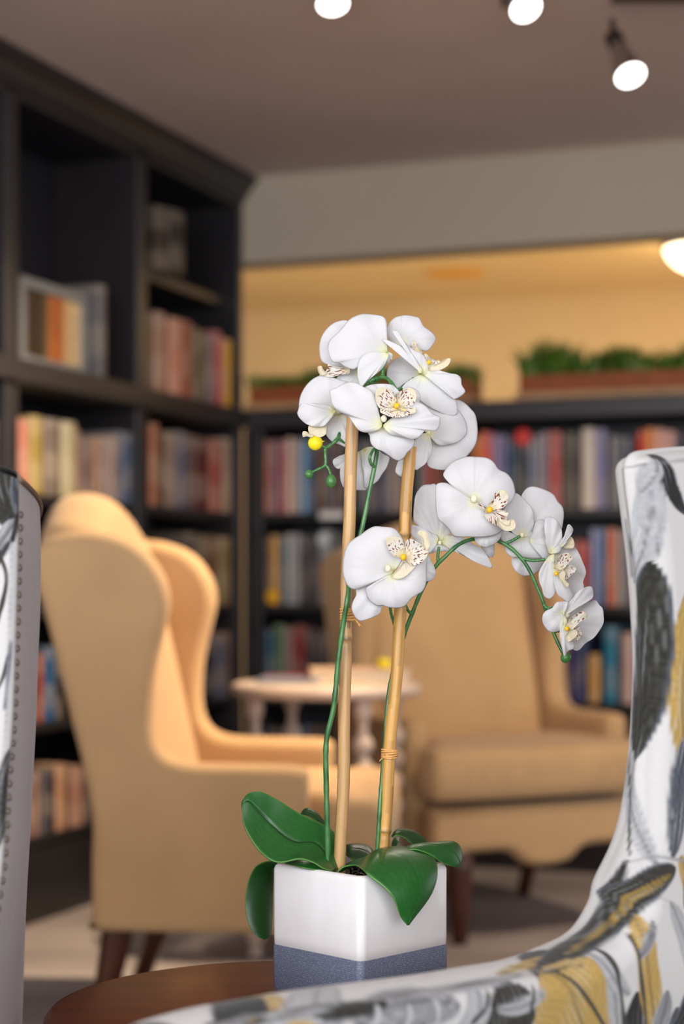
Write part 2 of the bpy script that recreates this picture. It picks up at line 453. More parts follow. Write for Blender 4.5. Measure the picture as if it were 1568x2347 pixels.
# ------------------------------------------------------------------ bookcases
SH = [1.218, 0.892, 0.568, 0.245]        # tops of the lower shelves
LEDGE = (1.522, 1.588)
tL = [tpx(p, OL, dL) for p in (-300, 28, 327, 548)]
caseL = thing('bookcase', 'tall charcoal built-in bookcase with crown moulding reaching the ceiling', 'bookcase', (OL[0], OL[1], 0))
oL = (OL[0], OL[1], 0)
def LB(name, t0, t1, a0, a1, z0, z1, m='case', bev=0.004):
    mb = MB(); mb.obox(OL, dL, nL, t0, t1, a0, a1, z0, z1, M[m]); return mb.build(name, caseL, oL, smooth=False, bevel=bev, bseg=2)
t_start = tpx(-900, OL, dL)
LB('back_panel', t_start, tc - 0.001, 0.30, 0.32, 0.0, 2.34, 'case_in')
LB('plinth', t_start, tc - 0.001, 0.02, 0.30, 0.0, 0.215)
LB('top_rail', t_start, tc, 0.0, 0.05, 2.31, 2.36)
LB('top_panel', t_start, tc - 0.037, 0.001, 0.299, 2.312, 2.334, 'case_in')
LB('ledge', t_start, tc - 0.001, -0.02, 0.30, LEDGE[0], LEDGE[1])
for i, t in enumerate([t_start] + tL[:3]):
    LB('stile', t - 0.035, t + 0.035, 0.0, 0.30, LEDGE[1], 2.34)
    LB('stile', t - 0.035, t + 0.035, 0.0, 0.30, 0.2, LEDGE[0])
LB('end_panel', tc - 0.035, tc, 0.0, 0.32, LEDGE[1], 2.36)
LB('stile', tc - 0.05, tc - 0.002, 0.0, 0.30, 0.2, LEDGE[0])
LB('shelf', tL[2] + 0.035, tc - 0.035, 0.05, 0.30, 1.955, 1.988)
bays = list(zip([t_start] + tL[:3], tL[:3] + [tc - 0.01]))
for a, b in bays:
    for z in SH:
        LB('shelf', a + 0.036, b - 0.036, 0.012, 0.30, z - 0.026, z)
# crown: stepped cove swept along the front and returned round the end
prof = [(0.0, 2.335), (-0.012, 2.335), (-0.014, 2.35), (-0.022, 2.356), (-0.03, 2.372), (-0.045, 2.388), (-0.05, 2.394), (-0.058, 2.396), (-0.058, CEIL - 0.001), (0.0, CEIL - 0.001)]
mb = MB(); P = []
for a, z in prof:
    e = tc - a
    pts = [(t_start, a), (e, a), (e, 0.30)]
    P.append([(OL[0] + dL[0] * t + nL[0] * aa, OL[1] + dL[1] * t + nL[1] * aa, z) for t, aa in pts])
mb.grid(P, M['case'], flip=True); mb.build('crown_moulding', caseL, oL, smooth=False)

caseB = thing('bookcase', 'waist-high charcoal bookcase along the back, planters on its countertop', 'bookcase', (OB[0], OB[1], 0))
oB = (OB[0], OB[1], 0)
def BB(name, t0, t1, a0, a1, z0, z1, m='case', bev=0.004):
    mb = MB(); mb.obox(OB, dB, nB, t0, t1, a0, a1, z0, z1, M[m]); return mb.build(name, caseB, oB, smooth=False, bevel=bev, bseg=2)
BEND = 2.35
BB('back_panel', 0.002, BEND, 0.30, 0.32, 0.0, 1.55, 'case_in')
BB('plinth', 0.002, BEND, 0.02, 0.30, 0.0, 0.215)
BB('countertop', 0.023, BEND, -0.02, 0.36, 1.522, 1.588)
tB = [0.038, tpx(1052, OB, dB), 1.70, BEND - 0.03]
for i, t in enumerate(tB):
    BB('stile', t - 0.035, t + 0.035, 0.0, 0.30, 0.2, 1.522)
for a, b in zip(tB[:-1], tB[1:]):
    for z in SH:
        BB('shelf', a + 0.036, b - 0.036, 0.012, 0.30, z - 0.026, z)

# ------------------------------------------------------------------ books
ORD = ['first', 'second', 'third', 'fourth', 'fifth', 'sixth', 'seventh', 'eighth', 'ninth', 'tenth', 'eleventh', 'twelfth', 'thirteenth',
       'fourteenth', 'fifteenth', 'sixteenth', 'seventeenth', 'eighteenth', 'nineteenth', 'twentieth', 'twenty-first', 'twenty-second', 'twenty-third', 'twenty-fourth']
BK = 1.35
def make_book(frame, t0, t1, z0, z1, inset, depth, col, label, group):
    O, d, n = frame
    th = t1 - t0; seg = 6
    mb = MB()
    # cover: C-shaped section with a rounded spine, extruded in z; page block inside
    out = []
    c = 0.0022
    for k in range(seg + 1):
        a = math.pi * k / seg
        out.append((th / 2 - th / 2 * math.cos(a), inset - 0.18 * th * math.sin(a)))
    out += [(th, inset + depth), (th - c, inset + depth), (th - c, inset + 0.01), (c, inset + 0.01), (c, inset + depth), (0, inset + depth)]
    def pt(t, a, z): return (O[0] + d[0] * (t0 + t) + n[0] * a, O[1] + d[1] * (t0 + t) + n[1] * a, z)
    lo = [pt(t, a, z0) for t, a in out]; hi = [pt(t, a, z1) for t, a in out]
    base = len(mb.v); mb.grid([lo, hi], M['book'], closed=True, flip=False)
    k = len(out); mb.f += [tuple(base + i for i in range(k))[::-1], tuple(base + k + i for i in range(k))]; mb.m += [0, 0]
    mb.obox((O[0] + d[0] * t0, O[1] + d[1] * t0), d, n, c, th - c, inset + 0.004, inset + depth - 0.004, z0 + 0.003, z1 - 0.004, M['pages'])
    org = pt(th / 2, inset + depth / 2, z0)
    o = mb.build('book', None, org, smooth=False)
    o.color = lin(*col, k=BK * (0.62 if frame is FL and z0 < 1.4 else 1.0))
    return tag(o, label, 'book', group)

FL = (OL, dL, nL); FB = (OB, dB, nB)
book_rows = [
 # frame, shelf height, shelf phrase, [(px0, px1, top row, colour, colour name)]
 (FL, SH[0], 'shelf under the ledge, first bay of the tall bookcase', [
   (-24, -10, 960, (120, 100, 95), 'taupe'), (-9, 11, 972, (150, 52, 62), 'crimson')]),
 (FL, SH[0], 'shelf under the ledge, middle bay of the tall bookcase', [
   (42, 64, 962, (186, 116, 100), 'salmon pink'), (65, 97, 955, (150, 130, 62), 'olive yellow'), (99, 133, 962, (112, 98, 88), 'taupe grey'),
   (136, 169, 968, (182, 172, 136), 'pale cream green'), (170, 180, 985, (150, 98, 66), 'thin rust'), (181, 200, 1003, (128, 108, 102), 'greyish mauve'),
   (201, 213, 1004, (150, 112, 96), 'dusty pink'), (214, 233, 1002, (186, 146, 120), 'beige'), (234, 248, 1008, (170, 148, 146), 'lilac grey'),
   (249, 268, 1002, (178, 154, 142), 'pinkish white'), (269, 284, 990, (108, 112, 128), 'slate'), (285, 306, 993, (82, 98, 130), 'steel blue')]),
 (FL, SH[0], 'shelf under the ledge, corner bay of the tall bookcase', [
   (343, 361, 972, (170, 112, 80), 'orange tan'), (363, 375, 990, (58, 40, 34), 'dark brown'), (377, 403, 992, (140, 118, 104), 'stone grey'),
   (404, 424, 990, (92, 96, 122), 'blue grey'), (425, 442, 998, (92, 70, 66), 'mauve brown'), (444, 476, 1005, (86, 30, 26), 'oxblood'),
   (479, 506, 1010, (156, 72, 58), 'brick red'), (509, 536, 1006, (170, 146, 124), 'cream')]),
 (FL, SH[1], 'second lower shelf of the tall bookcase, beside the wing chair', [
   (430, 450, 1222, (70, 60, 56), 'dark taupe'), (452, 470, 1228, (96, 80, 60), 'olive brown'), (471, 496, 1230, (108, 70, 40), 'brown'),
   (498, 528, 1232, (140, 120, 84), 'khaki beige'), (530, 541, 1234, (126, 92, 48), 'ochre brown')]),
 (FL, SH[2], 'third lower shelf of the tall bookcase', [
   (72, 84, 1500, (70, 52, 48), 'dark brown'), (85, 99, 1500, (150, 72, 60), 'brick red'), (100, 122, 1482, (30, 84, 130), 'bright blue'), (124, 140, 1505, (60, 56, 62), 'charcoal'),
   (478, 493, 1470, (40, 38, 56), 'navy black'), (494, 521, 1462, (96, 98, 118), 'blue grey'), (522, 539, 1450, (146, 112, 98), 'pinkish brown')]),
 (FL, SH[3], 'lowest shelf of the tall bookcase', [
   (60, 74, 1770, (140, 112, 104), 'dusty mauve'), (75, 92, 1768, (150, 118, 110), 'mauve pink'), (93, 106, 1762, (100, 98, 104), 'grey'), (107, 123, 1765, (62, 54, 62), 'plum black'),
   (125, 149, 1752, (186, 142, 112), 'tan pink'), (150, 159, 1760, (90, 70, 66), 'dark mauve'), (160, 186, 1756, (168, 122, 108), 'rose beige'), (187, 204, 1760, (110, 92, 86), 'taupe brown')]),
 (FL, LEDGE[1], 'ledge of the tall bookcase, nearest bay', [
   (-8, 10, 665, (128, 126, 150), 'lavender')]),
 (FL, LEDGE[1], 'ledge of the tall bookcase, beside the grey-framed picture', [
   (223, 240, 655, (84, 82, 84), 'dark grey')]),
 (FL, LEDGE[1], 'ledge of the tall bookcase, corner bay', [
   (352, 374, 718, (140, 108, 88), 'taupe tan'), (375, 383, 728, (110, 54, 40), 'thin russet'), (384, 413, 732, (170, 112, 92), 'salmon'),
   (414, 434, 738, (130, 62, 44), 'rust red'), (436, 454, 752, (92, 76, 60), 'brownish grey'), (455, 471, 760, (82, 64, 46), 'dark bronze'), (473, 486, 770, (104, 96, 98), 'grey'),
   (488, 504, 760, (150, 62, 76), 'raspberry'), (505, 516, 775, (192, 126, 118), 'pink'), (517, 540, 780, (196, 148, 44), 'mustard yellow')]),
 (FL, 1.988, 'small upper shelf of the tall bookcase', [
   (352, 385, 478, (40, 25, 14), 'wide dark brown'), (388, 420, 486, (30, 20, 14), 'wide blackish brown')]),
 (FB, SH[0], 'top shelf of the back bookcase, corner bay', [
   (596, 617, 1010, (156, 84, 52), 'burnt orange'), (618, 627, 1012, (150, 110, 112), 'thin pink'), (628, 637, 1008, (82, 62, 96), 'thin purple'),
   (638, 654, 1010, (150, 76, 80), 'rose red'), (655, 670, 1004, (186, 156, 138), 'beige'), (671, 686, 1006, (152, 140, 132), 'stone'),
   (687, 703, 1008, (104, 140, 170), 'light blue'), (704, 717, 1010, (46, 84, 116), 'teal blue'), (719, 730, 1015, (62, 52, 56), 'dark plum'),
   (732, 744, 1012, (112, 80, 50), 'bronze'), (745, 760, 1010, (70, 74, 86), 'slate grey'), (761, 776, 1014, (88, 54, 48), 'maroon brown'), (777, 793, 1012, (52, 50, 60), 'charcoal'),
   (822, 838, 1012, (96, 98, 104), 'mid grey'), (840, 858, 1010, (74, 72, 78), 'dark grey'), (860, 872, 1010, (52, 46, 70), 'indigo'), (873, 886, 1012, (66, 70, 92), 'dusky blue'), (887, 904, 1008, (132, 116, 112), 'warm grey'), (905, 924, 1006, (126, 108, 106), 'mauve grey'),
   (957, 972, 1010, (90, 104, 100), 'sage grey'), (973, 986, 1006, (156, 62, 72), 'cherry red'), (987, 1000, 1010, (140, 74, 56), 'terracotta'), (1001, 1016, 1008, (116, 68, 46), 'chestnut'), (1018, 1034, 1010, (84, 60, 58), 'cocoa')]),
 (FB, SH[0], 'top shelf of the back bookcase, beyond the flowers', [
   (1080, 1101, 1000, (186, 108, 44), 'amber brown'), (1102, 1119, 990, (214, 92, 56), 'bright orange red'), (1120, 1127, 992, (190, 84, 110), 'thin magenta'),
   (1129, 1144, 997, (150, 128, 160), 'lavender'), (1145, 1161, 998, (98, 92, 132), 'dusky violet'), (1162, 1173, 1003, (44, 66, 104), 'navy blue'),
   (1174, 1193, 1004, (52, 66, 70), 'dark teal'), (1195, 1206, 1000, (50, 38, 40), 'black brown'), (1207, 1224, 1008, (98, 106, 122), 'steel grey'), (1225, 1241, 996, (130, 124, 134), 'lilac grey'), (1242, 1257, 990, (136, 122, 128), 'mauve grey'),
   (1259, 1285, 990, (168, 66, 62), 'tomato red'), (1287, 1295, 1000, (60, 44, 42), 'thin brown'), (1296, 1308, 992, (86, 80, 60), 'olive'), (1309, 1320, 992, (72, 66, 58), 'dark olive'), (1321, 1331, 996, (66, 50, 66), 'aubergine'),
   (1332, 1363, 982, (196, 182, 166), 'broad cream'), (1364, 1387, 984, (128, 122, 158), 'periwinkle'), (1389, 1396, 1000, (56, 48, 50), 'thin black'), (1397, 1411, 1000, (122, 120, 120), 'pale grey'), (1412, 1426, 1000, (108, 108, 110), 'ash grey'),
   (1427, 1449, 1002, (74, 76, 90), 'slate blue'), (1461, 1477, 988, (206, 60, 44), 'scarlet'), (1479, 1500, 982, (226, 130, 32), 'orange'), (1502, 1522, 984, (220, 160, 140), 'peach pink'), (1523, 1546, 988, (206, 150, 136), 'blush pink'), (1548, 1566, 996, (70, 66, 76), 'dark slate')]),
 (FB, SH[1], 'second shelf of the back bookcase, corner bay', [
   (586, 594, 1232, (120, 114, 118), 'thin silver grey'), (595, 608, 1230, (140, 112, 108), 'dusty pink'), (609, 616, 1236, (84, 76, 84), 'thin grey'), (617, 639, 1228, (166, 122, 58), 'golden brown'),
   (640, 654, 1228, (66, 92, 104), 'blue teal'), (656, 670, 1224, (150, 150, 152), 'silver'), (671, 687, 1226, (136, 138, 144), 'light grey'), (688, 702, 1232, (64, 56, 52), 'umber'), (703, 716, 1230, (58, 54, 66), 'charcoal violet'), (717, 727, 1236, (70, 60, 58), 'sepia'),
   (729, 757, 1216, (120, 128, 138), 'pale blue grey'), (759, 776, 1226, (60, 60, 68), 'graphite')]),
 (FB, SH[2], 'third shelf of the back bookcase, corner bay', [
   (582, 591, 1450, (84, 40, 38), 'thin maroon'), (592, 607, 1440, (66, 104, 140), 'sky blue'), (608, 623, 1444, (48, 78, 110), 'denim blue'), (625, 644, 1432, (62, 96, 66), 'green'),
   (645, 656, 1436, (106, 118, 106), 'grey green'), (658, 671, 1440, (136, 104, 104), 'pinkish grey'), (673, 687, 1434, (140, 40, 38), 'red'), (688, 701, 1436, (112, 34, 34), 'dark red'), (703, 716, 1444, (60, 54, 60), 'grey black'), (717, 731, 1446, (54, 44, 60), 'dark purple'), (733, 750, 1446, (72, 66, 64), 'smoky brown')]),
 (FB, SH[3], 'lowest back bookcase shelf, seen under the spindle table', [
   (596, 616, 1668, (60, 72, 96), 'blue'), (618, 636, 1672, (52, 50, 58), 'dark grey'), (690, 708, 1664, (40, 78, 116), 'cobalt blue'), (710, 728, 1668, (96, 70, 66), 'mauve brown'), (730, 748, 1666, (60, 56, 56), 'brown black')]),
 (FB, SH[1], 'second shelf of the back bookcase, between flowers and print chair', [
   (1296, 1319, 1240, (70, 60, 66), 'dark plum'), (1321, 1336, 1240, (176, 70, 62), 'coral red'), (1337, 1350, 1243, (160, 60, 56), 'brick red'), (1352, 1369, 1212, (116, 124, 164), 'cornflower blue'), (1370, 1386, 1212, (86, 112, 152), 'blue'),
   (1390, 1411, 1212, (184, 104, 78), 'orange'), (1413, 1424, 1216, (150, 138, 130), 'beige grey'), (1425, 1437, 1216, (128, 122, 126), 'dove grey'), (1439, 1451, 1222, (58, 58, 74), 'midnight blue'), (1452, 1467, 1224, (120, 66, 40), 'russet'), (1469, 1486, 1222, (62, 58, 64), 'charcoal')]),
 (FB, SH[2], 'third shelf of the back bookcase, above the wing chair arm', [
   (1238, 1258, 1432, (150, 116, 52), 'mustard'), (1259, 1281, 1436, (128, 110, 50), 'olive gold'), (1283, 1304, 1448, (70, 56, 52), 'dark umber'), (1306, 1321, 1452, (68, 56, 104), 'purple'), (1322, 1342, 1458, (58, 68, 104), 'indigo blue'),
   (1346, 1374, 1500, (182, 136, 72), 'short ochre'), (1381, 1414, 1436, (26, 100, 128), 'wide teal'), (1416, 1425, 1450, (48, 44, 50), 'thin black'), (1426, 1453, 1452, (170, 140, 134), 'rose beige'), (1455, 1482, 1490, (170, 70, 46), 'red orange')]),
 (FB, SH[3], 'lowest shelf of the back bookcase, beside the wing chair', [
   (1446, 1466, 1670, (108, 30, 34), 'dark red'), (1468, 1484, 1676, (50, 44, 50), 'black')]),
]
def bay_limits(fr, t, zs):
    if fr is FL:
        edges = [t_start] + tL[:3] + [tc - 0.017]
        return next((a + 0.037, b - 0.037) for a, b in zip(edges[:-1], edges[1:]) if t < b)
    return next((a + 0.037, b - 0.037) for a, b in zip(tB[:-1], tB[1:]) if t < b)
for fr, zs, phrase, items in book_rows:
    O, d, n = fr
    Oi = (O[0] + n[0] * 0.026, O[1] + n[1] * 0.026)
    spans = [(tpx(p0, Oi, d), tpx(p1, Oi, d)) for p0, p1, *_ in items]
    prev = -99
    for (ta, tb_), (p0, p1, ty, col, cname) in zip(spans, items):
        lo, hi = bay_limits(fr, (ta + tb_) / 2, zs)
        t0, t1 = max(ta, lo, prev) + 0.0012, min(tb_, hi) - 0.0012
        if t1 - t0 < 0.008: print('book dropped', phrase, cname); continue
        prev = t1
        Y = Oi[1] + d[1] * (t0 + t1) / 2
        z1 = max(CAMH + (HY - ty) / F * Y, zs + 0.12)
        art = 'an' if cname[0] in 'aeiou' else 'a'
        bk = make_book(fr, t0, t1, zs + 0.002, z1, 0.022 + random.uniform(0, 0.010), random.uniform(0.13, 0.17), col, f'{cname} book on the {phrase}', 'books on the ' + phrase)
        st = {'black brown': (1200, 1003, 19, (220, 52, 40)), 'golden brown': (628, 1368, 17, (236, 176, 20)), 'pale blue grey': (743, 1237, 14, (206, 212, 216))}.get(cname)
        if st:
            tm = (t0 + t1) / 2; zc = CAMH + (HY - st[1]) / F * Y; rr = min(st[2] / F * Y, 0.029)
            nm = f'{cname} sticker'
            if nm not in M: M[nm] = plain(nm, lin(*st[3]), 0.5, 0.05)
            mb = MB(); pts = []
            for q, (ra, aa) in enumerate(((1.0, 0.016), (1.0, 0.0145), (0.9, 0.014))):
                pts.append([(O[0] + d[0] * (tm + rr * ra * math.cos(a)) + n[0] * aa, O[1] + d[1] * (tm + rr * ra * math.cos(a)) + n[1] * aa, zc + rr * ra * math.sin(a)) for a in np.linspace(0, 2 * math.pi, 25)[:-1]])
            mb.grid(pts, M[nm], closed=True); mb.f.append(tuple(48 + k for k in range(24))); mb.m.append(0)
            mb.build('sticker', bk, tuple(bk.location))

# grey-framed picture standing on the ledge, and shelf label
inset = 0.05
Oi = (OL[0] + nL[0] * inset, OL[1] + nL[1] * inset)
t0, t1 = tpx(48, Oi, dL), tpx(203, Oi, dL)
zt = CAMH + (HY - 655) / F * (Oi[1] + dL[1] * (t0 + t1) / 2)
pic = thing('framed_picture', 'grey framed picture in brown, orange and cream standing on the dark ledge', 'picture', (Oi[0] + dL[0] * t0, Oi[1] + dL[1] * t0, LEDGE[1]))
po = tuple(pic.location)
mb = MB()
w = 0.03
M['greyframe'] = plain('pewter grey frame', lin(140, 142, 144), 0.4, 0.08, 30, metal=0.2)
for a, b, z0, z1 in ((t0, t1, LEDGE[1], LEDGE[1] + w), (t0, t1, zt - w, zt), (t0, t0 + w, LEDGE[1] + w, zt - w), (t1 - w, t1, LEDGE[1] + w, zt - w)):
    mb.obox(OL, dL, nL, a, b, inset, inset + 0.025, z0 + 0.001, z1, M['greyframe'])
mb.build('frame', pic, po, smooth=False)
mb = MB(); P = []; C = []
bands = [(0.0, (52, 34, 22)), (0.30, (58, 38, 22)), (0.38, (96, 84, 50)), (0.46, (188, 104, 44)), (0.64, (170, 86, 36)), (0.72, (214, 170, 116)), (1.0, (226, 184, 140))]
for i in range(30):
    u = i / 29
    row, crow = [], []
    for j in range(12):
        v = j / 11
        t = t0 + w + (t1 - t0 - 2 * w) * u; z = LEDGE[1] + w + (zt - LEDGE[1] - 2 * w) * v
        row.append((OL[0] + dL[0] * t + nL[0] * (inset + 0.01), OL[1] + dL[1] * t + nL[1] * (inset + 0.01), z))
        c = [np.interp(u, [b[0] for b in bands], [b[1][k] for b in bands]) for k in range(3)]
        crow.append(lin(*c, k=1.6))
    P.append(row); C.append(crow)
mb.grid(P, M['art'], cols=C); mb.build('canvas', pic, po)
mb = MB(); ta, tb2 = tpx(733, OB, dB), tpx(787, OB, dB)
mb.obox(OB, dB, nB, ta, tb2, -0.002, 0.010, SH[0] - 0.022, SH[0] + 0.004, M['white'])
tag(mb.build('shelf_label', None, (OB[0] + dB[0] * ta, OB[1] + dB[1] * ta, SH[0]), smooth=False), 'small white label card on the shelf edge behind the bamboo stake', 'label')

# ------------------------------------------------------------------ planters on the counter
M['grass'] = attr_mat('planter greenery', 0.55, 0.0, (4, 4, 4), 0.3, 0.0)
def planter(px0, px1, ylo, yhi, label, seed):
    rng = random.Random(seed)
    a0, a1 = 0.06, 0.24
    Oi = (OB[0] + nB[0] * a0, OB[1] + nB[1] * a0)
    t0, t1 = tpx(px0, Oi, dB), tpx(px1, Oi, dB)
    Y = Oi[1] + dB[1] * (t0 + t1) / 2
    zb = 1.588; zt = CAMH + (HY - ylo) / F * Y; zg = CAMH + (HY - yhi) / F * Y
    o = thing('planter', label, 'planter', (Oi[0] + dB[0] * t0, Oi[1] + dB[1] * t0, zb)); oo = tuple(o.location)
    mb = MB(); mb.obox(OB, dB, nB, t0 - 0.012, t1 + 0.012, a0 - 0.015, a1 + 0.015, zb + 0.001, zb + 0.03, M['tray']); mb.build('tray', o, oo, smooth=False, bevel=0.003)
    mb = MB()
    mb.obox(OB, dB, nB, t0, t1, a0, a0 + 0.014, zb + 0.03, zt, M['planter']); mb.obox(OB, dB, nB, t0, t1, a1 - 0.014, a1, zb + 0.03, zt, M['planter'])
    mb.obox(OB, dB, nB, t0, t0 + 0.014, a0 + 0.014, a1 - 0.014, zb + 0.03, zt, M['planter']); mb.obox(OB, dB, nB, t1 - 0.014, t1, a0 + 0.014, a1 - 0.014, zb + 0.03, zt, M['planter'])
    mb.obox(OB, dB, nB, t0 + 0.014, t1 - 0.014, a0 + 0.014, a1 - 0.014, zb + 0.03, zt - 0.012, M['soil'])
    mb.build('box', o, oo, smooth=False)
    mb = MB()
    hgt = zg - zt
    for k in range(int((t1 - t0) * 1500)):
        t = rng.uniform(t0 + 0.0, t1 - 0.0); a = rng.uniform(a0 + 0.01, a1 - 0.01)
        h = hgt * 1.5 * rng.uniform(0.45, 1.0) * (0.72 + 0.28 * math.sin(t * 17 + seed) * math.sin(t * 7.3))
        dx, dy = rng.gauss(0, 0.026), rng.gauss(0, 0.026)
        x, y = OB[0] + dB[0] * t + nB[0] * a, OB[1] + dB[1] * t + nB[1] * a
        ang = rng.uniform(0, 6.28); wd = rng.uniform(0.004, 0.008)
        sx, sy = math.cos(ang) * wd, math.sin(ang) * wd
        c = lin(rng.uniform(66, 112), rng.uniform(104, 150), rng.uniform(26, 44))
        vs = [(x - sx, y - sy, zt - 0.02), (x + sx, y + sy, zt - 0.02), (x + sx * 0.9 + dx * 0.5, y + sy * 0.9 + dy * 0.5, zt + h * 0.55), (x - sx * 0.9 + dx * 0.5, y - sy * 0.9 + dy * 0.5, zt + h * 0.55), (x + dx * 1.4, y + dy * 1.4, zt + h)]
        mb.add(vs, [(0, 1, 2, 3), (3, 2, 4)], M['grass'], None, [c] * 5)
    f = mb.build('foliage', o, oo, smooth=False); f['kind'] = 'stuff'
    return o
planter(572, 1072, 878, 838, 'long wooden planter of greenery on the counter, half hidden behind the orchid', 3)
planter(1190, 1640, 852, 783, 'long wooden planter of taller greenery on the counter, clear of the orchid', 8)

# ------------------------------------------------------------------ lamps
def track_light(px, py, D, aim, label):
    """gimbal lamp hanging from the ceiling track; (px,py) centre of the lit face"""
    c = W(px, py, D)
    ax = Vector(aim).normalized()
    o = thing('track_light', label, 'spotlight', (c.x, c.y, CEIL - 0.03), 0, 'ceiling track spotlights'); oo = tuple(o.location)
    q = Vector((0, 0, 1)).rotation_difference(ax).to_matrix()
    def lat(prof, m, name):
        mb = MB(); P = [[c + q @ Vector((r * math.cos(2 * math.pi * j / 28), r * math.sin(2 * math.pi * j / 28), z)) for j in range(28)] for r, z in prof]
        base = 0; mb.grid(P, m, closed=True); k = len(prof)
        mb.f += [tuple(range(28))[::-1], tuple((k - 1) * 28 + j for j in range(28))]; mb.m += [0, 0]
        return mb.build(name, o, oo)
    lat([(0.020, -0.105), (0.024, -0.10), (0.026, -0.075), (0.030, -0.06), (0.037, -0.02), (0.040, 0.0), (0.039, 0.004), (0.036, 0.002)], M['chrome'], 'reflector')
    lat([(0.035, 0.0), (0.035, 0.003), (0.025, 0.005), (0.01, 0.006)], M['lens'], 'lens')
    lat([(0.016, -0.15), (0.023, -0.145), (0.023, -0.10), (0.018, -0.098)], M['track'], 'socket')
    mb = MB(); top = c - ax * 0.13
    mb.tube([top, top + Vector((-0.005, 0, 0.03)), Vector((top.x - 0.008, top.y, CEIL - 0.03))], 0.0075, M['track']); mb.build('stem', o, oo)
    return c, ax
lampspec = [(763, 8, 4.35, (0.10, -0.40, -0.85), 'hanging spotlight nearest the crown moulding, its glowing lens cut by the top edge'),
            (1205, 18, 4.35, (0.30, -0.62, -0.80), 'middle one of the three lit track spotlights'),
            (1445, 172, 4.45, (0.25, -0.60, -0.95), 'lowest hanging track spotlight on a dark stem')]
lamps = [track_light(*s) for s in lampspec]
mb = MB()
p0, p1 = W(1400, -2, 4.42), W(1760, -8, 4.2)
mb.box((0.66, 4.36, CEIL - 0.03), (2.2, 4.40, CEIL), M['track'])
tag(mb.build('track_rail', None, (0.66, 4.38, CEIL), smooth=False), 'dark metal ceiling track above the lowest spotlight', 'track')
CF = CEIL - 0.02       # the beyond-room ceiling hangs a little lower
# lit flush dome and amber downlight in the room beyond
c = W(1606, 545, 7.5)
o = thing('ceiling_lamp', 'glowing dome ceiling lamp at the edge of the yellow room', 'lamp', (c.x, c.y, CF)); oo = tuple(o.location)
mb = MB(); mb.lathe([(0.005, CF - 0.125), (0.05, CF - 0.12), (0.10, CF - 0.095), (0.135, CF - 0.06), (0.15, CF - 0.02)], M['dome'], (c.x, c.y)); mb.build('dome', o, oo)
mb = MB(); mb.lathe([(0.155, CF - 0.022), (0.16, CF - 0.012), (0.16, CF - 0.0005)], M['chrome'], (c.x, c.y)); mb.build('rim', o, oo)
dome_c = (c.x, c.y)
c = W(1042, 612, 8.2)
mb = MB(); mb.lathe([(0.08, CF - 0.012), (0.12, CF - 0.012), (0.135, CF - 0.006), (0.14, CF - 0.0005)], M['amber'], (c.x, c.y))
tag(mb.build('downlight', None, (c.x, c.y, CF)), 'flat round amber downlight in the ceiling of the yellow room', 'ceiling light')

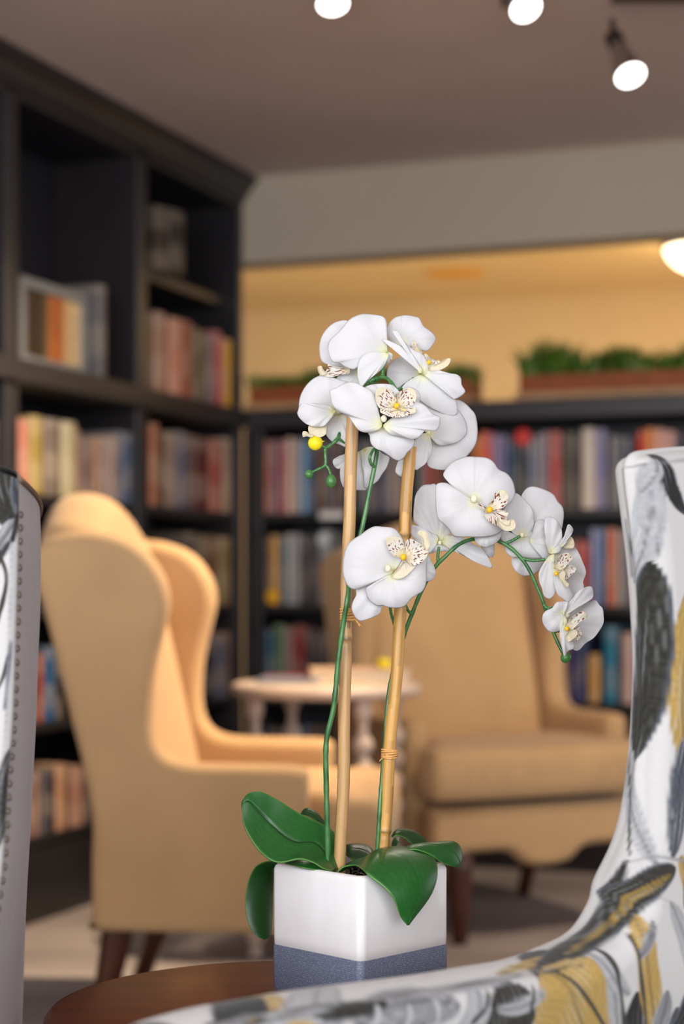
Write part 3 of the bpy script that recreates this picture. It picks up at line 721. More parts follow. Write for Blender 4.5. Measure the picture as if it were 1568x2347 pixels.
# ------------------------------------------------------------------ tan wing chairs
def to_local(px, py): return ((px - 705) / 1139.0, CAMH + (HY - py) / F * 3.6)
side_px = [(705, 2150), (706, 1960), (706, 1790), (700, 1766), (670, 1757), (560, 1755), (450, 1753), (392, 1742), (360, 1716), (345, 1675), (342, 1620),
           (346, 1560), (356, 1500), (371, 1440), (381, 1390), (376, 1340), (350, 1288), (308, 1248), (250, 1224), (185, 1215), (120, 1222), (70, 1248), (46, 1300),
           (62, 1330), (95, 1440), (145, 1640), (195, 1850), (197, 2000), (197, 2148)]
side_out = [to_local(*p) for p in side_px]
so = cat(side_out, 150)
so = [p for p in so]
HWID = 0.365
def rake(z):
    return float(np.interp(z, [0.2, 0.51, 0.9, 1.2], [-0.445, -0.448, -0.536, -0.612]))
def wing_chair(label, loc, rz):
    o = thing('wing_chair', label, 'armchair', loc, rz, 'tan wing chairs')
    for s in (-1, 1):
        mb = MB(); slab(mb, so, 0.038, M['tan'], lambda a, b, c, s=s: (a, s * (HWID - 0.038) + c, b), rim=9, ri=0.026); mb.build('side_panel', o)
    # back: camel-back outline in y-z, raked
    pts = [(-0.27, 0.30), (0.27, 0.30), (0.287, 0.4), (0.289, 0.8), (0.289, 1.0), (0.275, 1.075), (0.21, 1.108), (0.12, 1.145), (0.0, 1.165), (-0.12, 1.145), (-0.21, 1.108), (-0.275, 1.075), (-0.289, 1.0), (-0.289, 0.8), (-0.287, 0.4)]
    mb = MB(); slab(mb, cat(pts + [pts[0]], 120)[:-1], 0.07, M['tan'], lambda a, b, c: (rake(b) + 0.07 + c, a, b), rim=11, ri=0.045); mb.build('back', o)
    # cushion, T-shaped
    y0, y1 = HWID - 0.085, HWID - 0.005
    t = [(-0.36, -y0), (-0.2, -y0), (0.005, -y0), (0.03, -y0 - 0.01), (0.04, -y1 + 0.01), (0.06, -y1), (0.12, -y1), (0.152, -y1 + 0.02), (0.165, -0.2), (0.17, 0.0), (0.165, 0.2), (0.152, y1 - 0.02), (0.12, y1), (0.06, y1), (0.04, y1 - 0.01), (0.03, y0 + 0.01), (0.005, y0), (-0.2, y0), (-0.36, y0)]
    t = [(x, y) for x, y in t]
    mb = MB(); slab(mb, cat(t, 110) , 0.066, M['tan'], lambda a, b, c: (a, b, 0.452 + c + 0.012 * (1 - min(1, (a + 0.1) ** 2 / 0.07)) * (1 if c > 0 else 0))); mb.build('seat_cushion', o)
    # upholstered base with a scalloped front apron
    mb = MB(); mb.box((-0.40, -y0 - 0.02, 0.25), (0.09, y0 + 0.02, 0.360), M['tan']); mb.build('seat_base', o, smooth=False)
    ap = [(-y1, 0.364), (-y1, 0.27), (-y1 + 0.05, 0.245), (-0.20, 0.245), (-0.12, 0.24), (-0.07, 0.205), (0.0, 0.195), (0.07, 0.205), (0.12, 0.24), (0.20, 0.245), (y1 - 0.05, 0.245), (y1, 0.27), (y1, 0.364)]
    ap2 = cat(ap, 70)
    mb = MB(); slab(mb, ap2, 0.03, M['tan'], lambda a, b, c: (0.115 + c, a, b)); mb.build('apron', o)
    for s in (-1, 1):
        mb = MB(); mb.tube([(0.105, s * 0.262, 0.262), (0.108, s * 0.263, 0.2), (0.112, s * 0.264, 0.1), (0.115, s * 0.265, 0.001)], [0.040, 0.038, 0.030, 0.022], M['darkwood'], 8); mb.build('leg', o)
        mb = MB(); mb.tube([(-0.39, s * 0.295, 0.30), (-0.40, s * 0.295, 0.24), (-0.425, s * 0.295, 0.12), (-0.47, s * 0.295, 0.001)], [0.034, 0.033, 0.026, 0.020], M['darkwood'], 8); mb.build('leg', o)
    return o
ang = math.atan2(-0.075, 0.997)
wing_chair('tan wing chair seen from its side, just behind the grey nailhead chair', (-0.043, 3.965, 0), ang)
wing_chair('tan wing chair facing us at an angle, beside the white spindle table', (0.502, 5.0, 0), math.atan2(-0.9, 0.438))

# ------------------------------------------------------------------ spindle table with books
TC = (-0.042, 4.71); TZ = 0.705
o = thing('spindle_table', 'round whitewashed side table on turned bobbin legs between the tan chairs', 'table', (TC[0], TC[1], 0)); oo = tuple(o.location)
mb = MB(); mb.lathe([(0.235, TZ - 0.035), (0.247, TZ - 0.03), (0.252, TZ - 0.018), (0.247, TZ - 0.005), (0.235, TZ)], M['spindle'], TC, 56); mb.build('tabletop', o, oo)
r0, th0 = 0.205, math.radians(27.6)
prof = [(0.018, 0.0), (0.020, 0.02)]
z = 0.03
while z < TZ - 0.12:
    for q in range(7):
        a = math.pi * q / 6; prof.append((0.012 + 0.015 * math.sin(a), z + 0.058 * q / 6))
    z += 0.062
prof += [(0.014, TZ - 0.085), (0.021, TZ - 0.08), (0.021, TZ - 0.036)]
for k in range(4):
    a = -th0 - math.pi + k * math.pi / 2
    # front pair is nearer: offsets measured from the centre
    x, y = TC[0] + r0 * math.cos(math.pi + th0 + k * math.pi / 2), TC[1] + r0 * math.sin(math.pi + th0 + k * math.pi / 2)
    mb = MB(); mb.lathe(prof, M['spindle'], (x, y), 20); mb.build('leg', o, oo)
mb = MB(); mb.lathe([(0.165, 0.16), (0.172, 0.165), (0.172, 0.175), (0.165, 0.18)], M['spindle'], TC, 40); mb.build('lower_shelf', o, oo)
def flat_book(c, sx, sy, h, z0, rz, col, label):
    mb = MB(); R = Matrix.Rotation(rz, 3, 'Z'); base = Vector((c[0], c[1], z0))
    def bx(lo, hi, m):
        s = len(mb.v); mb.box(lo, hi, m)
        for i in range(s, len(mb.v)): mb.v[i] = tuple(base + R @ Vector(mb.v[i]))
    cv = 0.003
    bx((-sx / 2, -sy / 2, 0), (sx / 2, sy / 2, cv), M['book']); bx((-sx / 2, -sy / 2, h - cv), (sx / 2, sy / 2, h), M['book'])
    bx((-sx / 2, -sy / 2, cv), (-sx / 2 + cv, sy / 2, h - cv), M['book'])
    bx((-sx / 2 + cv, -sy / 2 + 0.004, cv), (sx / 2 - 0.005, sy / 2 - 0.004, h - cv), M['pages'])
    ob = mb.build('book', None, base, smooth=False); ob.color = lin(*col, k=1.3)
    return tag(ob, label, 'book', 'books on the spindle table')
flat_book((0.045, 4.70), 0.26, 0.18, 0.036, TZ + 0.0015, math.radians(3), (206, 170, 140), 'thick tan book lying flat on the white spindle table')
flat_book((-0.135, 4.66), 0.16, 0.11, 0.012, TZ + 0.0015, math.radians(-8), (72, 110, 150), 'thin blue book lying flat beside the tan one on the spindle table')
flat_book((-0.145, 4.82), 0.13, 0.10, 0.010, TZ + 0.0015, math.radians(14), (150, 50, 60), 'thin red book lying flat at the back of the spindle table')
mb = MB(); cc = W(885, 1531, 4.60)
mb.lathe([(0.012, TZ + 0.0390), (0.018, TZ + 0.0395), (0.019, TZ + 0.055), (0.013, TZ + 0.062), (0.004, TZ + 0.064)], M['yellowbud'], (cc.x - 0.004, 4.65), 20)
tag(mb.build('ornament', None, (cc.x, 4.65, TZ + 0.039)), 'small round yellow ornament on the tan book on the table', 'ornament')

# ------------------------------------------------------------------ cherry side table under the orchid
PT = 0.525
SC_ = (-0.065, 1.815); SR = 0.235
o = thing('side_table', 'round cherry-stained side table carrying the potted orchid', 'table', (SC_[0], SC_[1], 0)); oo = tuple(o.location)
mb = MB(); mb.lathe([(SR - 0.02, PT - 0.026), (SR - 0.006, PT - 0.024), (SR, PT - 0.016), (SR, PT - 0.006), (SR - 0.004, PT - 0.001), (SR - 0.008, PT)], M['table'], SC_, 96); mb.build('tabletop', o, oo, angle=40)
mb = MB(); mb.lathe([(0.05, 0.05), (0.035, 0.09), (0.022, 0.14), (0.03, 0.22), (0.022, 0.30), (0.026, 0.42), (0.05, 0.47), (0.09, 0.498)], M['table'], SC_, 32); mb.build('pedestal', o, oo)
for k in range(3):
    a = math.radians(90 + 120 * k)
    mb = MB(); mb.tube([(SC_[0] + math.cos(a) * r, SC_[1] + math.sin(a) * r, z) for r, z in ((0.02, 0.10), (0.07, 0.085), (0.13, 0.05), (0.18, 0.018))], [0.022, 0.02, 0.017, 0.016], M['table'], 10); mb.build('foot', o, oo)

# ------------------------------------------------------------------ potted orchid
PB = Vector((0.0193, 1.894, PT))
orchid = thing('potted_orchid', 'white orchid on two bamboo stakes in a square white and blue-grey pot', 'plant', tuple(PB))
OO = tuple(PB)
SIDE = 0.134; PH = 0.660 - PT; SEAM = 0.575
ca, sa = math.cos(math.radians(45)), math.sin(math.radians(45))
def sq(half, rad, z, n=8):
    pts = []
    for cx_, cy_, a0 in ((1, 1, 0), (-1, 1, 90), (-1, -1, 180), (1, -1, 270)):
        for k in range(n + 1):
            a = math.radians(a0 + 90 * k / n)
            x = cx_ * (half - rad) + rad * math.cos(a); y = cy_ * (half - rad) + rad * math.sin(a)
            pts.append((PB.x + ca * x - sa * y, PB.y + sa * x + ca * y, z))
    return pts
H = SIDE / 2
zt = PT + PH
mb = MB()
P = [sq(H - 0.004, 0.008, SEAM - 0.004), sq(H - 0.0002, 0.008, SEAM), sq(H, 0.008, SEAM + 0.01), sq(H, 0.008, zt - 0.006), sq(H - 0.001, 0.008, zt - 0.0025), sq(H - 0.003, 0.008, zt - 0.0005), sq(H - 0.0055, 0.007, zt), sq(H - 0.008, 0.006, zt - 0.001), sq(H - 0.009, 0.005, zt - 0.004), sq(H - 0.009, 0.005, zt - 0.05)]
mb.grid(P, M['ceramic'], closed=True); pot = mb.build('pot', orchid, OO, angle=60)
mb = MB()
zz = [PT + 0.0006, PT + 0.003, SEAM - 0.0015, SEAM]
P = [sq(H - 0.002, 0.007, zz[0]), sq(H + 0.0002, 0.008, zz[1]), sq(H + 0.0002, 0.008, zz[2]), sq(H - 0.0006, 0.008, zz[3])]
per = 4 * SIDE; K = len(P[0])
run = [0.0]
for j in range(1, K): run.append(run[-1] + (Vector(P[1][j]) - Vector(P[1][j - 1])).length)
mb.grid(P, M['band'], closed=True, uvf=lambda i, j: (run[j], zz[i]))
mb.f.append(tuple(range(K))[::-1]); mb.m.append(0)
mb.build('textured_band', pot, OO, angle=60)
mb = MB()
n = 22; P = []
rng = random.Random(5)
for i in range(n):
    row = []
    for j in range(n):
        x = (i / (n - 1) * 2 - 1) * (H - 0.0095); y = (j / (n - 1) * 2 - 1) * (H - 0.0095)
        row.append((PB.x + ca * x - sa * y, PB.y + sa * x + ca * y, zt - 0.016 + rng.uniform(-0.003, 0.003)))
    P.append(row)
mb.grid(P, M['soil'])
for k in range(60):
    x, y = rng.uniform(-1, 1) * (H - 0.018), rng.uniform(-1, 1) * (H - 0.018)
    mb.ball((PB.x + ca * x - sa * y, PB.y + sa * x + ca * y, zt - 0.014), (rng.uniform(0.004, 0.008), rng.uniform(0.004, 0.007), 0.005), M['soil'], seg=8, rings=6)
mb.build('pebbles', orchid, OO)['kind'] = 'stuff'

D0 = 1.885
def O3(p):
    return W(p[0], p[1], D0 + (p[2] if len(p) > 2 else 0.0))
PX = D0 / F
# stakes
def stake(top, bot, r_top, r_bot, nodes, tint, seed):
    rng = random.Random(seed)
    n = 220; A, B = O3(top), O3(bot)
    pts, rad = [], []
    for i in range(n):
        u = i / (n - 1); p = A.lerp(B, u)
        wob = 0.0009 * math.sin(u * 9 + seed) + 0.0005 * math.sin(u * 23 + seed * 2)
        pts.append(p + Vector((wob, 0, 0)))
        r = (r_top + (r_bot - r_top) * u) * PX
        for nd in nodes:
            r += 0.0009 * math.exp(-((u - nd) / 0.006) ** 2) - 0.0006 * math.exp(-((u - nd - 0.008) / 0.004) ** 2)
        rad.append(r)
    streak = [(rng.uniform(0, 1), rng.uniform(0, 1), rng.uniform(0.02, 0.14), rng.uniform(0.2, 0.75)) for _ in range(26)]
    base = np.array(lin(*tint))[:3]
    def colf(u, v):
        c = base.copy()
        for nd in nodes:
            c = c * (1 - 0.6 * math.exp(-((u - nd) / 0.0035) ** 2)) * (1 - 0.25 * math.exp(-((u - nd - 0.02) / 0.02) ** 2))
        for su, sv, sl, st in streak:
            dv = min(abs(v - sv), 1 - abs(v - sv))
            if abs(u - su) < sl and dv < 0.06: c = c * (1 - st * 0.55)
        return tuple(c) + (1,)
    mb = MB(); mb.tube(pts, rad, M['bamboo'], 24, colf=colf); return mb.build('bamboo_stake', orchid, OO, angle=60)
stake((807, 930, 0.005), (779, 2010, 0.0), 14.5, 14.2, [(1465 - 930) / 1080.0], (208, 164, 108), 1)
stake((942, 1024, 0.0), (876, 2010, -0.004), 14.0, 14.0, [(1228 - 1024) / 986.0, (1905 - 1024) / 986.0], (222, 168, 88), 4)
def wrap(c, r, h, tails, d):
    mb = MB()
    ctr = O3((c[0], c[1], d))
    for k in range(5):
        zz_ = (k - 2) * h / 5 * PX
        pts = []
        for j in range(25):
            a = 2 * math.pi * j / 24
            pts.append(ctr + Vector((math.cos(a) * r * PX, math.sin(a) * r * PX * 0.95, zz_ + 0.0007 * math.sin(a + k))))
        mb.tube(pts, h / 5 * 0.62 * PX, M['raffia'], 6)
    for t in tails:
        mb.tube([O3(p) for p in t], 1.6 * PX, M['raffia'], 6)
    return mb.build('raffia_tie', orchid, OO)
wrap((800, 1408), 18.5, 27, [[(810, 1415, -0.006), (822, 1428, -0.009), (831, 1438, -0.008)], [(812, 1416, -0.006), (822, 1431, -0.008), (827, 1439, -0.007)]], 0.0)
wrap((893, 1727), 17.5, 20, [[(880, 1735, -0.007), (873, 1741, -0.01), (870, 1745, -0.009)], [(900, 1735, -0.008), (888, 1730, -0.010), (876, 1738, -0.009)]], -0.003)

# flower stems
G1 = lin(72, 130, 70); G2 = lin(50, 108, 56)
def stem(branches, name='stem'):
    mb = MB()
    for pts, r0_, r1_ in branches:
        q = cat([tuple(O3(p)) for p in pts], max(8, 6 * len(pts)))
        n = len(q)
        rad = []
        for i in range(n):
            u = i / (n - 1); r = (r0_ + (r1_ - r0_) * u) * PX
            r *= 1 + 0.12 * math.sin(i * 1.7) * (0.5 + 0.5 * math.sin(i * 0.6))
            rad.append(r)
        mb.tube(q, rad, M['stem'], 10, colf=lambda u, v: G1 if (int(u * 37) % 3) else G2)
    return mb.build(name, orchid, OO)
stem([([(752, 1990, -0.01), (750, 1890, -0.012), (748, 1800, -0.012), (748, 1700, -0.013), (765, 1620, -0.014), (776, 1510, -0.015), (787, 1430, -0.016), (797, 1370, -0.018), (806, 1300, -0.005), (830, 1210, 0.004), (848, 1120, 0.006), (862, 1050, 0.008), (868, 990, 0.012), (862, 930, 0.010), (852, 890, 0.0), (866, 868, -0.012), (880, 862, -0.016)], 6.5, 5.0),
      ([(866, 866, -0.012), (884, 866, -0.022), (900, 880, -0.030), (908, 894, -0.034), (912, 906, -0.036)], 4.5, 3.5),
      ([(877, 862, -0.016), (878, 842, -0.014), (884, 826, -0.010), (888, 812, -0.006)], 4.5, 3.4),
      ([(868, 880, 0.0), (905, 895, 0.0), (930, 881, -0.004), (950, 867, -0.004)], 4.0, 3.8),
      ([(836, 884, -0.01), (850, 872, -0.014), (864, 866, -0.012)], 4.5, 4.5),
      ([(858, 1070, 0.006), (850, 1062, 0.002), (848, 1048, 0.0), (854, 1034, 0.002), (862, 1024, 0.006)], 4.0, 3.2),
      ([(850, 900, 0.006), (810, 930, 0.02), (786, 950, 0.015), (780, 985, 0.01), (774, 1005, 0.006), (758, 1020, 0.004), (745, 1028, 0.002)], 4.5, 4.2),
      ([(774, 1003, 0.006), (783, 1010, 0.008), (794, 1018, 0.012)], 3.4, 2.8),
      ([(745, 1028, 0.002), (746, 1045, 0.0), (745, 1066, 0.0), (728, 1076, -0.002), (712, 1084, -0.004)], 3.8, 3.0),
      ([(745, 1064, 0.0), (754, 1076, 0.0), (759, 1092, -0.002)], 3.4, 3.0),
      ([(748, 1027, 0.002), (738, 1022, 0.0), (731, 1017, -0.001)], 3.2, 2.8)])
stem([([(860, 1995, -0.006), (866, 1930, -0.008), (872, 1830, -0.006), (880, 1730, 0.004), (886, 1640, 0.010), (896, 1560, 0.014), (916, 1490, 0.014), (930, 1445, 0.010), (948, 1398, 0.006), (966, 1355, 0.002), (994, 1304, 0.0), (1020, 1276, -0.002), (1046, 1252, 0.0), (1074, 1238, 0.004), (1110, 1234, 0.006), (1140, 1239, 0.0), (1168, 1254, -0.004), (1193, 1277, -0.006), (1212, 1304, -0.006), (1228, 1338, -0.006), (1246, 1382, -0.006), (1254, 1410, -0.004), (1266, 1442, -0.004), (1279, 1474, -0.006), (1292, 1498, -0.008)], 5.2, 4.2),
      ([(1004, 1292, 0.0), (1004, 1272, 0.002), (1006, 1254, 0.004)], 3.8, 3.4),
      ([(1158, 1246, -0.002), (1174, 1239, -0.004), (1192, 1229, -0.004)], 3.8, 3.4),
      ([(1196, 1280, -0.006), (1222, 1285, -0.008), (1250, 1282, -0.010)], 3.8, 3.6),
      ([(1246, 1386, -0.006), (1256, 1394, -0.008), (1272, 1392, -0.008)], 4.2, 3.6),
      ([(944, 1408, 0.006), (936, 1400, 0.002), (930, 1388, -0.004)], 3.6, 3.4),
      ([(907, 1440, 0.008), (902, 1424, 0.006), (897, 1408, 0.004), (894, 1390, 0.002)], 3.8, 3.2),
      ([(1268, 1448, -0.004), (1280, 1447, -0.008), (1290, 1444, -0.010)], 3.0, 2.6)])
def bud(c, rx, rz, m, tilt=0.0, tip=None):
    mb = MB(); mb.ball(O3(c), (rx * PX, rx * PX, rz * PX), M[m], Matrix.Rotation(tilt, 3, 'Y'))
    if tip: mb.tube([O3(tip[0]), O3(tip[1])], [2.6 * PX, 0.5 * PX], M[m], 8)
    return mb.build('bud', orchid, OO)
bud((708, 1087, -0.004), 10, 10.5, 'bud')['label'] = 'small round green bud'
bud((759, 1103, -0.003), 12, 15.5, 'bud', tip=((759, 1114, -0.003), (759, 1121, -0.003)))['label'] = 'larger green bud'
bud((723, 1015, -0.001), 17, 17.5, 'yellowbud', 0.3, ((735, 1013, -0.003), (744, 1011, -0.003)))['label'] = 'yellow bud'
bud((1297, 1507, -0.009), 12, 13, 'bud', 0.5)['label'] = 'drooping end bud'

# ==== flower data: every petal is a thin curved sheet fanning from its claw to its own outline
ZR = {1: (660, 700, 3.409), 2: (920, 1030, 3.267), 3: (740, 1150, 5.227)}
def petal_mesh(mb, reg, base, outline, d0, dt=0.0, bulge=0.004, curl=0.003, ruff=0.0012, tilt=(0, 0), m='petal', nu=18, nj=84, seed=0, ux=(0.0, 1.0), veins=True):
    ox, oy, k = ZR[reg]
    px = lambda p: np.array((ox + p[0] / k, oy + p[1] / k))
    b = px(base)
    out = np.array(cat([tuple(px(p)) for p in outline] + [tuple(px(outline[0]))], nj + 1)[:-1])
    rng = random.Random(seed)
    w1, w2, p1, p2 = rng.randint(3, 5), rng.randint(6, 9), rng.uniform(0, 6.28), rng.uniform(0, 6.28)
    rad = np.linalg.norm(out - b, axis=1); rmax = rad.max()
    tipdir = (out[rad.argmax()] - b) / rmax
    P, UV = [], []
    for i in range(nu):
        u = 1 - (1 - i / (nu - 1)) ** 1.2
        row = []
        for j in range(nj):
            r = u * rad[j] / rmax
            q = b + (out[j] - b) * u
            ang = 2 * math.pi * j / nj
            dd = d0 + dt * r - bulge * math.sin(math.pi * min(1, r * 0.95)) * (0.5 + 0.5 * u) + curl * u ** 4
            dd += ruff * u * u * (math.sin(w1 * ang + p1) + 0.5 * math.sin(w2 * ang + p2))
            if veins:
                side = float((out[j] - b) @ np.array((-tipdir[1], tipdir[0]))) / max(rad[j], 1e-6)
                dd += 0.00022 * math.sin(side * 26) * u * (1 - u * 0.4)
            dd += (tilt[0] * (q[0] - b[0]) + tilt[1] * (q[1] - b[1])) * PX
            row.append(O3((q[0], q[1], dd)))
            UV.append((ux[0] + (ux[1] - ux[0]) * r, 0.5 + 0.5 * math.atan2(*((out[j] - b) / max(rad[j], 1e-6))) / math.pi))
        P.append(row)
    mb.grid(P, M[m], uvf=lambda i, j: UV[i * nj + j], closed=True, flip=True)

def flower(reg, d, petals, lip=None, callus=None, column=None):
    fl = part('flower', orchid)
    for kk, (kind, base, outline, dd, kw) in enumerate(petals):
        mb = MB(); petal_mesh(mb, reg, base, outline, d + dd, seed=kk + int(base[0]), **kw)
        mb.build(kind, fl, OO, solid=0.0005)
    if lip:
        mb = MB()
        for kk, (base, outline, dd, kw) in enumerate(lip):
            kw = dict(dict(bulge=0.0015, curl=-0.002, ruff=0.0006, nu=12, nj=48, veins=False), **kw)
            petal_mesh(mb, reg, base, outline, d + dd, m='lip', seed=kk, **kw)
        ox, oy, k = ZR[reg]
        if callus:
            r = callus[2] * PX
            mb.ball(O3((ox + callus[0] / k, oy + callus[1] / k, d + callus[3])), (r, r, r * 1.15), M['callus'], seg=12, rings=8)
        mb.build('lip', fl, OO, solid=0.0004)
    if column:
        ox, oy, k = ZR[reg]; r = column[2] * PX * 0.8
        mb = MB(); mb.ball(O3((ox + column[0] / k, oy + column[1] / k, d + column[3])), (r, r, r * 1.2), M['column'], seg=14, rings=10); mb.build('column', fl, OO)
    return fl
CR = {'ux': (0.86, 1.0)}      # plain cream lobe, no specks
# top of the cluster, seen from behind
flower(1, 0.0, [
 ('petal', (600, 330), [(560, 180), (470, 122), (400, 122), (340, 150), (280, 215), (250, 290), (247, 370), (262, 430), (300, 458), (400, 480), (480, 495), (570, 450), (640, 330)], 0.008, dict(curl=0.004, tilt=(-0.1, 0))),
 ('petal', (770, 365), [(790, 365), (777, 280), (775, 180), (767, 122), (740, 86), (660, 71), (580, 67), (510, 92), (465, 125), (420, 180), (370, 230), (325, 275), (309, 330), (325, 400), (350, 440), (400, 450), (440, 475), (500, 498), (535, 488), (560, 430), (620, 390), (700, 376)], -0.006, dict(bulge=0.009, curl=0.006, ruff=0.0016, tilt=(0.05, -0.05))),
 ('sepal', (780, 372), [(740, 366), (660, 366), (600, 383), (560, 430), (545, 490), (545, 560), (560, 620), (572, 640), (610, 602), (680, 542), (740, 490), (772, 430), (788, 390)], -0.016, dict(bulge=0.005, tilt=(0.0, -0.05))),
 ('sepal', (790, 370), [(785, 360), (815, 380), (820, 400), (805, 430), (770, 460), (765, 420)], -0.008, {}),
 ('sepal', (560, 520), [(560, 465), (480, 500), (420, 530), (370, 580), (343, 645), (340, 700), (400, 700), (480, 660), (560, 640), (590, 580)], 0.012, {})],
 [((470, 500), [(480, 470), (400, 490), (340, 470), (315, 455), (305, 500), (270, 535), (240, 545), (262, 548), (330, 560), (420, 540), (480, 530)], 0.004, dict(ux=(0.2, 0.8))),
  ((265, 530), [(300, 530), (280, 505), (268, 490), (262, 472), (240, 474), (232, 490), (240, 520), (255, 542), (280, 545)], 0.002, CR)])
# top, turned away to the side
flower(1, 0.0, [
 ('petal', (890, 290), [(800, 300), (780, 230), (782, 158), (830, 100), (880, 82), (925, 77), (985, 85), (1022, 95), (1040, 125), (1062, 165), (1110, 200), (1146, 235), (1154, 265), (1130, 310), (1090, 354), (1040, 350), (980, 335), (920, 330)], 0.010, dict(bulge=0.007, curl=0.004)),
 ('petal', (1030, 540), [(1000, 430), (950, 390), (880, 402), (810, 440), (780, 490), (774, 560), (800, 620), (850, 660), (920, 645), (1000, 590)], 0.016, {}),
 ('petal', (1050, 535), [(1090, 550), (1150, 590), (1220, 640), (1285, 710), (1315, 760), (1320, 850), (1250, 860), (1180, 830), (1100, 790), (1030, 740), (960, 690), (895, 650), (900, 630), (930, 600), (1000, 560)], -0.004, dict(bulge=0.006, tilt=(0, 0.1))),
 ('petal', (1050, 530), [(1060, 500), (1110, 503), (1180, 508), (1260, 530), (1320, 540), (1352, 570), (1358, 620), (1385, 672), (1350, 710), (1300, 732), (1270, 702), (1220, 645), (1150, 595), (1085, 560)], -0.008, dict(bulge=0.005, curl=0.003)),
 ('sepal', (1045, 530), [(1020, 530), (980, 445), (900, 402), (850, 362), (790, 312), (745, 277), (738, 260), (770, 268), (830, 293), (900, 328), (960, 368), (1005, 430), (1050, 500)], -0.014, dict(ruff=0.0006)),
 ('petal', (1050, 535), [(1050, 540), (985, 430), (940, 365), (880, 295), (830, 225), (820, 198), (850, 197), (882, 240), (925, 300), (985, 350), (1050, 383), (1092, 450), (1112, 510), (1095, 547)], -0.010, dict(tilt=(0.25, 0)))],
 [((1010, 350), [(1000, 372), (970, 345), (965, 300), (988, 276), (1010, 300), (1030, 340), (1050, 370), (1030, 385)], 0.0, {}),
  ((1100, 460), [(1070, 420), (1065, 385), (1080, 378), (1110, 410), (1150, 425), (1190, 435), (1180, 470), (1150, 500), (1110, 510)], -0.004, {}),
  ((1110, 500), [(1100, 470), (1150, 460), (1200, 440), (1240, 415), (1268, 413), (1272, 430), (1250, 470), (1200, 500), (1150, 514), (1110, 512)], -0.008, CR)], (1102, 445, 4.5, -0.010))
# big flower behind, right of the cluster
flower(1, 0.012, [
 ('petal', (1120, 1010), [(1060, 900), (1150, 780), (1250, 745), (1300, 737), (1345, 742), (1390, 770), (1430, 810), (1462, 850), (1478, 920), (1481, 1000), (1471, 1070), (1440, 1130), (1385, 1190), (1330, 1230), (1280, 1270), (1220, 1287), (1160, 1281), (1110, 1266), (1088, 1232), (1100, 1150), (1110, 1080)], 0.006, dict(bulge=0.008, curl=0.004)),
 ('petal', (1105, 1000), [(990, 850), (1010, 740), (1100, 755), (1200, 775), (1295, 788), (1342, 830), (1385, 900), (1399, 960), (1390, 1010), (1332, 1063), (1260, 1086), (1180, 1092), (1125, 1050), (1080, 1000)], -0.006, dict(bulge=0.009, curl=0.006)),
 ('sepal', (1095, 1005), [(1105, 1000), (1122, 1080), (1119, 1150), (1080, 1230), (1030, 1270), (1000, 1287), (950, 1250), (950, 1150), (985, 1060), (1040, 1005)], -0.010, dict(bulge=0.005)),
 ('sepal', (1000, 1100), [(960, 1150), (910, 1202), (870, 1208), (850, 1250), (841, 1300), (865, 1327), (908, 1339), (960, 1300), (1010, 1220), (1030, 1120)], 0.006, {})], None, None, (1098, 998, 6, -0.008))
# left of the cluster
flower(1, 0.0, [
 ('petal', (370, 810), [(345, 560), (305, 544), (250, 549), (190, 579), (140, 630), (105, 690), (89, 750), (92, 800), (150, 800), (240, 800), (320, 820), (390, 850), (470, 800), (520, 700), (480, 610), (400, 580)], 0.004, dict(bulge=0.007, curl=0.004)),
 ('petal', (350, 830), [(380, 830), (340, 795), (290, 775), (200, 765), (105, 772), (80, 820), (75, 850), (100, 890), (150, 930), (220, 949), (280, 942), (320, 905), (360, 855)], -0.006, dict(bulge=0.006, curl=0.003)),
 ('sepal', (400, 850), [(350, 850), (310, 910), (290, 960), (298, 1010), (340, 1060), (400, 1086), (470, 1094), (480, 900), (440, 850)], 0.010, {})],
 [((280, 950), [(300, 930), (220, 948), (165, 940), (160, 980), (175, 1010), (210, 1025), (260, 1028), (295, 1005), (300, 960)], -0.002, CR),
  ((180, 1015), [(200, 1010), (165, 1000), (140, 985), (118, 985), (113, 1005), (118, 1030), (125, 1005), (150, 1022), (190, 1030)], -0.004, CR)])
# small one behind the stake
flower(1, 0.030, [
 ('petal', (500, 1180), [(480, 1150), (400, 1178), (354, 1208), (357, 1245), (380, 1273), (412, 1274), (470, 1240)], 0.002, {}),
 ('petal', (560, 1140), [(500, 1160), (440, 1230), (410, 1278), (409, 1340), (420, 1390), (450, 1432), (552, 1444), (620, 1430), (640, 1300), (600, 1150)], -0.002, {}),
 ('petal', (600, 1130), [(560, 1140), (620, 1108), (680, 1112), (740, 1158), (788, 1183), (791, 1210), (770, 1270), (740, 1312), (700, 1372), (640, 1412), (600, 1420), (590, 1300)], -0.008, dict(bulge=0.006))])
